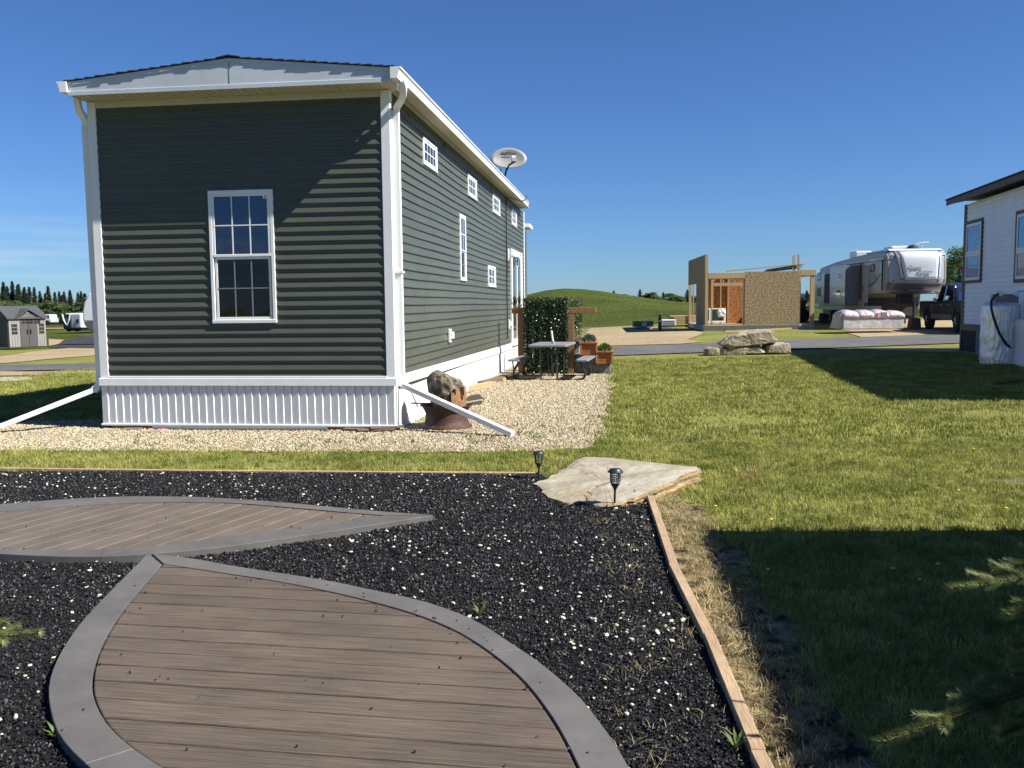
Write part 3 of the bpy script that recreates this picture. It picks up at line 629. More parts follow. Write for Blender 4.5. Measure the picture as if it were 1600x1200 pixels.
# belt, skirting
MB().box(-W_ - .04, .045, -.05, -.03, .572, .668).box(-W_ - .04, .045, -.03, 0, .655, .672).build('belt_trim', m_white, house, .004)
box('starter_strip', m_white, house, -W_ + .08, -.08, -.032, -.002, .674, .694, .003)
MB().ext([(0.002, .565), (LEN, .43), (LEN, .56), (0.002, .668)], 0.001, .047, 'x').build('belt_trim', m_white, house, .004)
MB().ext([(0.002, .67), (LEN, .562), (LEN, .58), (0.002, .69)], 0.001, .034, 'x').build('starter_strip', m_white, house)
npan = 38; pw = (W_ + .05) / npan
sk = None
for i in range(npan):
    x0 = -W_ - .03 + i * pw
    if sk is None:
        sk = MB().ext([(0, -.004), (.003, -.016), (pw - .020, -.027), (pw - .012, -.027), (pw - .004, -.012), (pw - .0005, -.010), (pw - .0005, -.004)], .075, .57, 'z').build('skirting_panel', m_skirt, house)
        sk.location = (x0, 0, 0)
    else:
        c = sk.copy(); COL.objects.link(c); c.location = (x0, random.uniform(-.0015, .0015), 0)
box('skirting_track', m_white, house, -W_ - .04, .045, -.042, -.001, .055, .08, .003)
poly = []; y = .05
while y < LEN: poly += [(y, .010), (y + .003, .022), (y + .078, .026), (y + .088, .014)]; y += .1
poly = [(p[1], p[0]) for p in poly]
MB().ext([(.001, .05)] + poly + [(.001, LEN)], -.05, .5, 'z').build('side_skirting', m_skirt, house)
MB().box(.0, .040, .0, .05, .03, .57).build('skirting_corner', m_white, house, .004)
MB().ext([(0.002, .02), (LEN, -.16), (LEN, -.12), (0.002, .06)], 0.03, .045, 'x').build('skirting_track', m_white, house)
# soffit, fascia, roof
EX = .14; EL = .045
box('end_soffit', m_soffit, house, -W_ - EL, EX, -.345, -.0, 4.157, 4.175)
box('side_soffit', m_soffit, house, .001, EX + .13, .002, LEN - .85, 4.157, 4.172)
box('soffit_seam', m_dark, house, EX - .055, EX - .048, .04, LEN - .87, 4.1535, 4.1568)
for i in range(40):
    x0 = -W_ - EL + .03 + i * .103
    if x0 > EX: break
    if i == 0: g0 = box('soffit_rib', m_soffit, house, 0, .012, -.335, -.03, 4.149, 4.158); g0.location.x = x0
    else: c = g0.copy(); COL.objects.link(c); c.location.x = x0
R0, RZ = 4.312, 4.505
MB().ext([(-W_ - EL, 4.165), (EX, 4.165), (EX, R0), (RIDGE, RZ), (-W_ - EL, R0)], -.365, -.345, 'y').build('gable_fascia', m_alu, house, .003)
MB().ext([(-W_ - EL - .002, 4.150), (EX + .002, 4.150), (EX + .002, 4.205), (-W_ - EL - .002, 4.205)], -.378, -.366, 'y').build('fascia_lip', m_alu, house, .004)
MB().ext([(-W_ - EL, R0 - .035), (RIDGE, RZ - .035), (EX, R0 - .035), (EX, R0 + .004), (RIDGE, RZ + .004), (-W_ - EL, R0 + .004)], -.374, -.3655, 'y').build('drip_edge', m_alu, house)
MB().ext([(RIDGE - .004, 4.205), (RIDGE + .004, 4.205), (RIDGE + .004, RZ - .04), (RIDGE - .004, RZ - .04)], -.369, -.3655, 'y').build('fascia_seam', m_letterg, house)
for s in (1, -1):
    X_ = lambda x: x if s > 0 else -W_ - (x - (EX - EL))
    MB().box(min(X_(EX - .02), X_(EX)), max(X_(EX - .02), X_(EX)), -.345, LEN - .85, 4.165, R0).build('side_fascia', m_white, house)
    pr_ = [(EX + .002, 4.318), (EX + .002, 4.19), (EX + .085, 4.19), (EX + .092, 4.222), (EX + .100, 4.245), (EX + .107, 4.270), (EX + .109, 4.296), (EX + .128, 4.301), (EX + .128, 4.318), (EX + .112, 4.318), (EX + .098, 4.290), (EX + .090, 4.25), (EX + .076, 4.202), (EX + .014, 4.202), (EX + .014, 4.318)]
    MB().ext([(X_(a), b) for a, b in pr_], -.40, LEN - .84, 'y').build('gutter', m_white, house, .0015)
    MB().ext([(X_(a), b) for a, b in pr_[:9]], -.405, -.4005, 'y').build('gutter_end_cap', m_white, house)
mb = MB(); nC = 15
for s in (1, -1):
    half = (EX - RIDGE if s > 0 else RIDGE + W_ + EL) + .03; slope = (RZ - R0) / (half - .03)
    for i in range(nC):
        d0 = i * half / nC; d1 = d0 + half / nC + .02; h0 = RZ + .012 - d0 * slope; h1 = RZ + .012 - d1 * slope + .012
        mb.ext([(RIDGE + s * d0, h0 - .004), (RIDGE + s * d1, h1 - .004), (RIDGE + s * d1, h1 + .008), (RIDGE + s * d0, h0 + .004)], -.39 + random.uniform(-.006, .006), LEN - .85, 'y')
o = mb.build('shingles', m_shingle, house); tag(o, kind='stuff')
MB().ext([(RIDGE - .14, RZ + .008), (RIDGE, RZ + .03), (RIDGE + .14, RZ + .008), (RIDGE + .14, RZ + .018), (RIDGE, RZ + .042), (RIDGE - .14, RZ + .018)], -.395, LEN - .85, 'y').build('ridge_cap', m_shingle, house)
# porch eave at the far end
MB().box(-1.5, -.10, LEN, LEN + 1.7, .5, 3.75).build('porch_wall', m_siding, house)
MB().box(-1.6, .16, LEN + .03, LEN + 1.0, 3.74, 3.84).build('porch_eave', m_white, house)
# windows on the walls
def window(M, u0, u1, z0, z1, parent, kind='hung', split=None, cols=3, rows=2, tw=.045, blind=True, glassm=None, frame=None):
    frame = frame or m_white; gm = glassm or m_glassw
    mb = MB(); mb.M = M
    mb.box(u0, u1, .001, .034, z1 - tw, z1).box(u0, u1, .001, .040, z0, z0 + tw).box(u0, u0 + tw, .001, .034, z0 + tw, z1 - tw).box(u1 - tw, u1, .001, .034, z0 + tw, z1 - tw)
    wn_ = mb.build('window', frame, parent, .005)
    a0, a1, b0, b1 = u0 + tw, u1 - tw, z0 + tw, z1 - tw
    def part(name, m, *bx, bev=0):
        q = MB(); q.M = M
        for b_ in bx: q.box(*b_)
        return q.build(name, m, wn_, bev)
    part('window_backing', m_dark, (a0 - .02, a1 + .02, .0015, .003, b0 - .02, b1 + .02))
    sp = split if split is not None else b0 + (b1 - b0) / 2
    if kind == 'hung': sashes = [(a0, a1, sp, b1, .022), (a0 + .012, a1 - .012, b0, sp, .0)]
    elif kind == 'slide': mid = (a0 + a1) / 2; sashes = [(a0, mid, b0, b1, .015), (mid, a1, b0, b1, .0)]
    else: sashes = [(a0, a1, b0, b1, .01)]
    sw = .032 if (u1 - u0) > .6 else .022
    for k, (s0, s1, t0, t1, lift) in enumerate(sashes):
        f0, f1 = .012 + lift * .5, .018 + lift * .6
        part('sash', frame, (s0, s1, f0, f1, t1 - sw, t1), (s0, s1, f0, f1 + .004, t0, t0 + sw), (s0, s0 + sw, f0, f1, t0 + sw, t1 - sw), (s1 - sw, s1, f0, f1, t0 + sw, t1 - sw), bev=.003)
        g0, g1, h0, h1 = s0 + sw, s1 - sw, t0 + sw, t1 - sw
        dark = (kind == 'hung' and k == 1)
        if blind:
            mbb = MB(); mbb.M = M; zz = h0
            while zz < h1: mbb.add([(g0, .0035, zz + .003), (g1, .0035, zz + .003), (g1, .0085, zz + .021), (g0, .0085, zz + .021)], [(0, 1, 2, 3)]); zz += .024
            mbb.build('blind', m_screen if dark else m_blind, wn_)
        part('pane', m_glassd if dark else gm, (g0, g1, f0 + .0015, f0 + .003, h0, h1))
        mw = .007
        for c in range(1, cols):
            uu = g0 + (g1 - g0) * c / cols; part('muntin', frame if not dark else m_letterg, (uu - mw, uu + mw, f0 + .0035, f0 + .008, h0, h1))
        for c in range(1, rows):
            hh = h0 + (h1 - h0) * c / rows; part('muntin', frame if not dark else m_letterg, (g0, g1, f0 + .0037, f0 + .0083, hh - mw, hh + mw))
    return wn_
wnf = window(FR, -2.322, -1.477, 1.362, 3.012, house, 'hung', split=2.19)
q = MB(); q.M = FR; q.box(-1.605, -1.55, .0265, .0272, 2.90, 2.955); q.build('window_sticker', m_side2, wnf)
q = MB(); q.M = FR; q.box(-1.588, -1.566, .0274, .0278, 2.908, 2.935); q.build('window_sticker', m_blind, wnf)
q = MB(); q.M = FR; q.box(-2.245, -2.14, .0095, .0105, 2.235, 2.43); q.build('paper_card', m_soffit, wnf)
for (a, b, c, d) in [(1.80, 2.72, 3.545, 3.94), (5.44, 6.36, 3.54, 3.94), (8.50, 9.55, 3.55, 3.955), (11.74, 12.72, 3.565, 3.97)]: window(SD, a, b, c, d, house, 'fixed', cols=4, rows=2, blind=False)
window(SD, 4.56, 5.10, 1.985, 3.13, house, 'hung', cols=2, rows=2, blind=True, split=2.50)
window(SD, 7.72, 8.76, 1.94, 2.385, house, 'slide', cols=1, rows=2, blind=False)
# patio door
q = MB(); q.M = SD; D0, D1, Z0, Z1 = 11.40, 13.72, .60, 2.95
q.box(D0, D1, .001, .055, Z1 - .07, Z1).box(D0, D0 + .09, .001, .055, Z0, Z1 - .07).box(D1 - .09, D1, .001, .055, Z0, Z1 - .07).box(D0 - .04, D1 + .04, .001, .11, Z0 - .06, Z0)
door = q.build('patio_door', m_white, house, .005)
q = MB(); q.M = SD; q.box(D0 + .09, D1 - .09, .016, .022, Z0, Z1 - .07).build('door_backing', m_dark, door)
for (a, b, l_) in ((D0 + .09, (D0 + D1) / 2 + .03, .02), ((D0 + D1) / 2 - .03, D1 - .09, 0)):
    q = MB(); q.M = SD; q.box(a, b, .024 + l_ * .3, .034 + l_, Z1 - .15, Z1 - .07).box(a, b, .024 + l_ * .3, .034 + l_, Z0, Z0 + .09).box(a, a + .07, .024 + l_ * .3, .034 + l_, Z0 + .09, Z1 - .15).box(b - .07, b, .024 + l_ * .3, .034 + l_, Z0 + .09, Z1 - .15)
    q.build('door_leaf', m_white, door, .004)
    q = MB(); q.M = SD; q.box(a + .07, b - .07, .026 + l_ * .3, .028 + l_ * .3, Z0 + .09, Z1 - .15).build('pane', m_glassw, door)
# wall lantern, boxes, cable
lt = MB().box(.016, .05, 10.86, 10.98, 2.62, 2.92).build('wall_lantern', m_white, house, .008)
MB().tube([(.05, 10.92, 2.80), (.12, 10.92, 2.86), (.19, 10.92, 2.85), (.21, 10.92, 2.80)], .012, 6).build('lantern_arm', m_white, lt)
MB().lathe([(.01, 2.82), (.045, 2.80), (.10, 2.74), (.11, 2.71), (.06, 2.70), (.01, 2.70)], 12, (.21, 10.92, 0)).build('lantern_hood', m_white, lt)
MB().lathe([(.065, 2.70), (.07, 2.62), (.05, 2.50)], 10, (.21, 10.92, 0)).build('lantern_glass', m_glass, lt)
for k in range(6): MB().tube([(.21 + .072 * math.cos(k), 10.92 + .072 * math.sin(k), 2.70), (.21 + .052 * math.cos(k), 10.92 + .052 * math.sin(k), 2.49)], .005, 4).build('lantern_rib', m_white, lt)
MB().lathe([(.01, 2.46), (.055, 2.48), (.055, 2.50), (.01, 2.50)], 10, (.21, 10.92, 0)).build('lantern_base', m_white, lt)
for (y, z) in ((3.40, .96), (10.86, .98)):
    ob = MB().box(.014, .05, y, y + .13, z, z + .22).build('outlet_box', m_white, house, .006)
    MB().box(.05, .085, y + .03, y + .17, z + .06, z + .17).build('outlet_cover', m_white, ob, .005)
MB().tube([(.33, 12.3, 4.34), (.33, 12.2, 4.22), (.25, 11.7, 4.13), (.12, 10.9, 4.12), (.035, 10.6, 4.10), (.03, 10.6, 3.9), (.03, 10.6, 2.5), (.03, 10.62, 1.2), (.03, 10.6, .75)], .012, 6).build('antenna_cable', m_blackpl, house)
for (y, z, L_) in ((3.3, 4.02, .10), (8.25, 4.0, .10), (12.2, 4.02, .05)): MB().tube([(.02, y, z + .1), (.03, y, z)], .008, 5).build('loose_wire', m_blackpl, house)
# downspouts
def dspout(pts, sq, name, par): return MB().tube(pts, 0, sq=sq).build(name, m_white, par, .006, seg=2)
def arc(p0, p1, p2, n=5): p0, p1, p2 = map(Vector, (p0, p1, p2)); return [p0.lerp(p1, i / n).lerp(p1.lerp(p2, i / n), i / n) for i in range(n + 1)]
d1 = dspout([(.070, .105, 3.92), (.070, .105, 2.3), (.070, .105, .66)], (.085, .06), 'downspout', house)
dspout(arc((.225, -.20, 4.20), (.27, -.17, 4.06), (.15, .0, 4.0), 5) + arc((.14, .01, 3.99), (.07, .10, 3.97), (.07, .105, 3.87), 4)[1:], (.08, .062), 'downspout_elbow', d1)
dspout([(.070, .105, .665), (.072, .10, .62), (.085, .09, .585), (.115, .07, .56)], (.09, .066), 'downspout_elbow', d1)
ex_, ez_ = HF.ony(801, 680, -.46)
dspout([(.105, .075, .570), (ex_, -.46, ez_ + .01)], (.085, .062), 'downspout_extension', d1)
MB().box(.02, .125, .055, .16, 1.96, 1.985).build('downspout_strap', m_white, d1)
def FP(px, py, y): x, z = HF.ony(px, py, y); return (x, y, z)
d2_ = dspout([FP(134, 196, .05), FP(145, 390, .05), FP(157, 592, .05)], (.085, .06), 'downspout', house)
dspout([FP(120, 147, -.1)] + arc(FP(121, 156, -.1), FP(122, 172, -.1), FP(129, 180, -.02), 4) + arc(FP(130, 182, .0), FP(136, 190, .05), FP(134, 202, .05), 4)[1:], (.08, .062), 'downspout_elbow', d2_)
dspout(arc(FP(157, 588, .05), FP(158, 603, .04), FP(147, 610, .02), 4), (.09, .066), 'downspout_elbow', d2_)
dspout([FP(150, 608, .03), FP(-30, 678, -.6)], (.085, .062), 'downspout_extension', d2_)
# timber and clutter below the skirting
def things_box(name, label, cat, c, size, rz, m, bevel=.004, tilt=(0, 0), group=None):
    o = MB().box(-size[0] / 2, size[0] / 2, -size[1] / 2, size[1] / 2, 0, size[2]).build(name, m, None, bevel)
    o.location = c; o.rotation_euler = (tilt[0], tilt[1], rz); return tag(o, label, cat, group)
c = HF.world(-1.95, .015, 0); things_box('timber_beam', 'long brown timber lying under the white skirting at the end wall', 'timber', (c.x, c.y, -.01), (3.6, .09, .062), HF.a, m_timber2)
c = HF.world(-2.0, -.10, 0); o = MB().tube([(-1.15, 0, .03), (1.15, .02, .03)], .028, 8).build('grey_pipe', mat('grey_conduit', (.11, .12, .13), .5), None); o.location = c; o.rotation_euler = (0, 0, HF.a); tag(o, 'dark grey pipe lying on the gravel along the white skirting', 'pipe')
for i, (x, y, z, L_, a_, lb) in enumerate([(-.32, -.10, .0, .40, .1, 'lowest grey board of the scrap pile at the house corner'), (-.20, -.13, .026, .46, .28, 'middle grey board of the scrap pile at the house corner'), (-.08, -.08, .052, .42, .42, 'topmost weathered board of the scrap pile at the house corner'), (-.50, -.10, .026, .26, -.15, 'short grey board at the left end of the scrap pile')]):
    c = HF.world(x, y, z); things_box('scrap_board', lb, 'board', c, (L_, .10, .024), HF.a + a_, m_lumberd)
c = HF.world(-3.42, -.13, .0); things_box('scrap_board', 'single flat grey board lying under the left end of the white skirting', 'board', c, (.24, .14, .03), HF.a + .1, m_lumberd, tilt=(.1, 0))
mb = MB(); 
for i in range(9): mb.ball((random.uniform(-.13, .13), random.uniform(-.03, .03), .015), (.045, .03, .018), 7, 4)
o = mb.build('pink_rag', m_pinkr, None, smooth=True); c = HF.world(-3.05, -.10, .0); o.location = c; tag(o, 'scrap of pink cloth on the gravel under the skirting', 'rag')
for (a, b, lb, m, hh) in ((G(724, 612), G(770, 603), 'pale sawn timber lying beside the skirting nearest the stump', m_lumber, .09), (G(752, 604), G(788, 594), 'dark weathered timber beside the skirting behind the pale one', m_lumberd, .10), (G(780, 597), G(806, 588), 'short pale timber at the patio door end of the skirting', m_lumber, .07)):
    plank('timber_length', a, b, .16, .0, hh, m, label=lb, cat='timber')

# satellite dish
y_, z_ = HF.onx(786, 273, -.35); yb = y_
dish = empty('satellite_dish', HF.world(-.35, yb, R0 + .08), HF.a, 'grey oval satellite dish on the roof edge of the green home', 'satellite dish')
dc = Vector(atY(794.5, 250, HF.world(-.35, yb, 0).y)) - dish.location; dc = Matrix.Rotation(-HF.a, 3, 'Z') @ dc
nrm = Vector((.20, -1, .30)).normalized(); RM = nrm.to_track_quat('Z', 'Y').to_matrix().to_4x4()
def disc(rx, ry, depth, off, n=28, m=5):
    vs = [(0, 0, off)]; fs = []
    for k in range(1, m + 1):
        for i in range(n): t = 2 * PI * i / n; r_ = k / m; vs.append((rx * r_ * math.cos(t), ry * r_ * math.sin(t) * (1 + .10 * math.sin(t)), off + depth * r_ * r_))
    for i in range(n): fs.append((0, 1 + i, 1 + (i + 1) % n))
    for k in range(m - 1):
        for i in range(n): a = 1 + k * n + i; b = 1 + k * n + (i + 1) % n; fs.append((a, a + n, b + n, b))
    return vs, fs
DM = Matrix.Translation(dc) @ RM
vs, fs = disc(.475, .285, .075, 0); mb = MB(); mb.M = DM; mb.add(vs, fs); o = mb.build('reflector', m_dish, dish, smooth=True, recalc=False)
sd = o.modifiers.new('thick', 'SOLIDIFY'); sd.thickness = .012; sd.offset = -1
L3 = lambda x, y, z: tuple(DM @ Vector((x, y, z)))
MB().tube([L3(-.06, -.30, .04), L3(-.01, -.26, .25), L3(.09, -.27, .42)], .024, 8).build('feed_arm', m_black, dish)
fb = MB(); fb.M = Matrix.Translation(L3(.10, -.20, .44)) @ RM; fb.box(-.055, .055, -.07, .04, -.05, .05); fh = fb.build('receiver_head', m_dish, dish, .008)
fb = MB(); fb.M = Matrix.Translation(L3(.10, -.20, .44)) @ RM; fb.box(-.05, .045, .042, .10, -.06, .03); fb.build('receiver_cap', m_white, dish, .01)
b0 = (0, 0, 0); MB().tube([L3(-.05, -.15, -.03), L3(-.05, -.2, -.12), (dc.x * .5 - .05, dc.y * .5, dc.z * .45), b0], .024, 8).build('mast', m_black, dish)
MB().tube([L3(-.2, -.22, -.02), (-.16, .02, .08), (-.2, 0, 0)], .012, 6).build('cable', m_black, dish)
MB().box(-.12, .12, -.1, .1, -.05, -.005).build('foot_plate', m_black, dish)
eul = (DM.to_3x3()).to_euler()
text('lettering', 'Shaw)', .105, m_letter, dish, L3(-.15, .178, .038), eul, .002, bold=.003)
text('lettering', 'Direct', .085, m_letter, dish, L3(.10, .180, .038), eul, .002)
text('lettering', '1-888-554-7827', .045, m_letter, dish, L3(-.10, .075, .018), eul, .002)

# ------------------------------------------------------------------ fire pit ring with a log, picnic table, screen, steps, planters
c = at(698, 669, 0); rim = empty('fire_ring', (c.x, c.y, 0), 0, 'rusty brown wheel rim used as a fire ring, with a stump in it', 'fire ring')
MB().lathe([(.315, .0), (.33, .012), (.325, .035), (.285, .07), (.275, .10), (.270, .13), (.265, .20), (.285, .245), (.31, .285), (.335, .295), (.335, .305), (.305, .30), (.255, .255), (.228, .20), (.228, .14), (.20, .03)], 36).build('rim_ring', m_rust, rim, smooth=False, bevel=0)
mb = MB(); mb.lathe([(.19, .0), (.20, .02), (.10, .035), (.02, .036)], 24); mb.build('ash_bed', m_lumberd, rim)
def lumpy(mb_obj, amp, sc, seed=0):
    for v in mb_obj.data.vertices:
        n_ = mnoise.noise_vector(v.co * sc + Vector((seed, seed * 2, 0))); v.co += n_ * amp
# stump: tilted, weathered crown above, split heartwood below
st = empty('log_stump', (c.x - .0, c.y - .0, .08), .1, 'weathered grey tree stump with split orange side standing in the fire ring', 'stump')
rings = []
for k, (z, rx, ry, dx) in enumerate([(0, .15, .13, .03), (.10, .17, .14, .03), (.22, .19, .16, .01), (.36, .215, .18, -.01), (.48, .225, .19, -.02), (.56, .215, .18, -.02), (.60, .16, .13, -.02), (.605, .05, .05, -.02)]):
    rings.append([(dx + rx * (1 + .10 * math.sin(3 * t + k * .2) + .05 * math.sin(7 * t)) * math.cos(t), ry * (1 + .08 * math.cos(4 * t)) * math.sin(t), z + .05 * math.cos(t + 2.6) * (k > 3)) for t in [2 * PI * i / 28 for i in range(28)]])
o = MB().loft(rings).build('trunk', m_log, st, smooth=True); sb = o.modifiers.new('sub', 'SUBSURF'); sb.levels = 2; sb.render_levels = 2
tx = bpy.data.textures.new('bark', 'CLOUDS'); tx.noise_scale = .07; dm = o.modifiers.new('disp', 'DISPLACE'); dm.texture = tx; dm.strength = .05; dm.mid_level = .5
mb = MB()
for i in range(13):
    a = -1.35 + i * .13; r1 = .185; x, y = .03 + r1 * math.cos(a), r1 * math.sin(a); h = random.uniform(.22, .46); ca_, sa_ = math.cos(a), math.sin(a)
    def blk(k, z_): return [(x * k + ca_ * u_ * .03 - sa_ * v_ * .020, y * k + sa_ * u_ * .03 + ca_ * v_ * .020, z_) for u_, v_ in ((-1, -1), (1, -1), (1, 1), (-1, 1))]
    mb.loft([blk(1, .10), blk(1.05, h * .7), blk(1.02, h)])
mb.build('split_heartwood', m_login, st)
MB().tube([(.02, -.165, .19), (.02, -.22, .20)], [.036, .03], 10).build('knot', m_lumber, st)
for (a, b, r, m, lb) in ((HF.world(.86 - .55, -.1, .30), None, 0, 0, 0),): pass
def stick(a, b, r, m, label): o = MB().tube([a, b], [r, r * .7], 7).build('stick', m, None); return tag(o, label, 'stick')
e = Vector((c.x, c.y, 0))
stick(e + Vector((.18, .02, .30)), e + Vector((.46, -.06, .36)), .022, m_soffit, 'bleached white stick leaning over the right rim of the fire ring')
stick(e + Vector((-.44, -.05, .33)), e + Vector((-.05, .05, .31)), .010, m_lumberd, 'thin grey stick lying across the left rim of the fire ring')
stick(e + Vector((-.34, -.22, .30)), e + Vector((-.42, -.18, .48)), .008, m_black, 'short dark stick standing up at the left rim of the fire ring')
o = MB().ext([(0, 0), (.30, 0), (.34, .07), (.28, .13), (.18, .12), (.05, .05)], -.04, .04, 'y').build('bark_chunk', m_lumberd, None); o.location = e + Vector((.14, .06, .29)); o.rotation_euler = (0, 0, .1); tag(o, 'dark burnt bark chunk resting on the fire ring behind the white stick', 'firewood')

tb = at(862, 598, 0); tbl = empty('picnic_table', (.72, 18.1, 0), math.radians(-11), 'grey folding picnic table with attached benches on the gravel by the screen', 'picnic table')
def rbox(name, m, par, x0, x1, y0, y1, z0, z1, r=.05, bev=.008):
    pts = []
    for cx, cy, a0 in ((x1 - r, y1 - r, 0), (x0 + r, y1 - r, PI / 2), (x0 + r, y0 + r, PI), (x1 - r, y0 + r, 1.5 * PI)):
        for k in range(5): a = a0 + PI / 2 * k / 4; pts.append((cx + r * math.cos(a), cy + r * math.sin(a)))
    return MB().ext(pts, z0, z1, 'z').build(name, m, par, bev)
rbox('tabletop', m_tabletop, tbl, -.40, .40, -.02, 1.52, .70, .745)
rbox('bench_seat', m_tabletop, tbl, -.83, -.57, .0, 1.50, .405, .445); rbox('bench_seat', m_tabletop, tbl, .57, .83, .0, 1.50, .405, .445)
for y in (.22, 1.26):
    for s in (-1, 1):
        pts = [(s * .62, y, .405), (s * .66, y, .33), (s * .735, y, .20), (s * .745, y, .12), (s * .71, y, .055), (s * .63, y, .022), (s * .50, y, .018), (s * .12, y, .018)]
        MB().tube(pts, .026, 8).build('bench_leg', m_black, tbl); MB().tube([(s * .76, y, .405), (s * .735, y, .20)], .015, 6).build('bench_brace', m_black, tbl)
    MB().tube([(-.14, y, .018), (.14, y, .018)], .019, 8).build('cross_bar', m_black, tbl)
    for s in (-1, 1): MB().tube([(s * .17, y, .02), (s * .17, y, .70)], .018, 8).build('table_leg', m_black, tbl)
MB().tube([(.0, .22, .5), (.0, 1.26, .5)], .012, 6).build('brace_bar', m_black, tbl)
for s in (-1, 1): MB().tube([(0, .74 + s * .07, .05), (0, .74 + s * .02, .69)], .016, 6).build('centre_brace', m_black, tbl)
pw_ = tbl.matrix_world
ca, sa = math.cos(math.radians(-11)), math.sin(math.radians(-11))
TW = lambda x, y, z: Vector((.72 + x * ca - y * sa, 18.1 + x * sa + y * ca, z))
up_ = empty('umbrella_stub', TW(.03, .62, .746), 0, 'white pole end standing in the middle of the grey picnic table', 'pole')
MB().tube([(-.0, 0, 0), (-.035, 0, .27)], .020, 8).build('pole', m_white, up_); MB().lathe([(.035, 0), (.035, .02), (.028, .05), (.02, .055)], 10).build('collar', m_dish, up_)

SC = Frame((*at(815, 585, 0)[:2], 0), -7)
scr = empty('privacy_screen', SC.o, SC.a, 'leafy green privacy screen between two stained timber posts with cross arms', 'screen')
xr, _ = SC.ony(892, 560, 0); xl0, zb = SC.ony(800, 485, 0); xr1, _ = SC.ony(931, 485, 0); hp, _z = SC.ony(821, 583, 0)[0], 0
zt = SC.ony(815, 481, 0)[1]; zt0 = SC.ony(815, 490, 0)[1]
box('post', m_timber2, scr, -.07, .07, -.07, .07, 0, zt0, .005); box('post', m_timber2, scr, xr - .07, xr + .07, -.07, .07, 0, zt0, .005)
box('cross_arm', m_timber2, scr, xl0, .28, -.075, .065, zt0 + .001, zt, .005); box('cross_arm', m_timber2, scr, xr - .16, xr1, -.075, .065, zt0 + .001, zt, .005)
MB().box(xr1 + .001, xr1 + .006, -.07, .06, zt0 + .005, zt - .004).build('arm_end_grain', m_lumber, scr)
ztop = SC.ony(850, 467, 0)[1]
def hedge(name, x0, x1, y0, y1, z0, z1, n, par, seed):
    r = random.Random(seed); mb = MB()
    for i in range(n):
        x = r.uniform(x0, x1); y = r.uniform(y0, y1) + .03 * mnoise.noise(Vector((x * 6, 0, i * .0))); z = r.uniform(z0, z1 + (.05 * r.random()))
        a, b_, g = r.uniform(-1.2, 1.2), r.uniform(-1.2, 1.2), r.uniform(0, 6.28); s = r.uniform(.011, .022)
        Mx = Matrix.Translation((x, y, z)) @ Matrix.Rotation(PI / 2 + a, 4, 'X') @ Matrix.Rotation(b_, 4, 'Y') @ Matrix.Rotation(g, 4, 'Z')
        mb.M = Mx; mb.add([(-s, 0, 0), (0, -s * .6, .003), (s, 0, 0), (0, s * .6, .003)], [(0, 1, 2, 3)])
    o = mb.build(name, m_hedge, par, recalc=False); return tag(o, kind='stuff')
hedge('leaf_panel', .06, xr - .05, -.15, -.02, .02, ztop, 21000, scr, 1)
box('panel_backing', m_lumberd, scr, .12, xr - .10, -.015, .005, .05, ztop - .06)
x1_ = SC.ony(908, 500, .55)[0]
lat = empty('lattice_screen', SC.world(0, .60, 0), SC.a, 'narrow lattice panel with leaves standing behind the right post of the screen', 'lattice')
xa, xb = SC.ony(884, 500, .6)[0], SC.ony(909, 500, .6)[0]; zl = SC.ony(900, 467, .6)[1]; zlb = SC.ony(900, 540, .6)[1]
def lat_bar(x0, z0, dx, dz):
    # clipped diagonal slat
    t0, t1 = 0, 1; pts = []
    for k in range(61):
        x, z = x0 + dx * k / 60, z0 + dz * k / 60
        if xa <= x <= xb and zlb <= z <= zl: pts.append((x, 0, z))
    if len(pts) > 4: MB().tube([pts[0], pts[-1]], 0, sq=(.026, .008)).build('lattice_slat', m_soffit if dx > 0 else m_timber, lat)
for i in range(-12, 16): lat_bar(xa + i * .13, zlb, 1.6, 1.6 * .9); lat_bar(xa + i * .13, zlb, -1.6, 1.6 * .9)
hedge('lattice_leaves', xa - .3, xb + .01, -.04, .06, zlb, zl, 3600, lat, 2)
hedge('leaf_panel_top', -.25, .12, .12, .2, ztop - .28, ztop, 260, scr, 5)

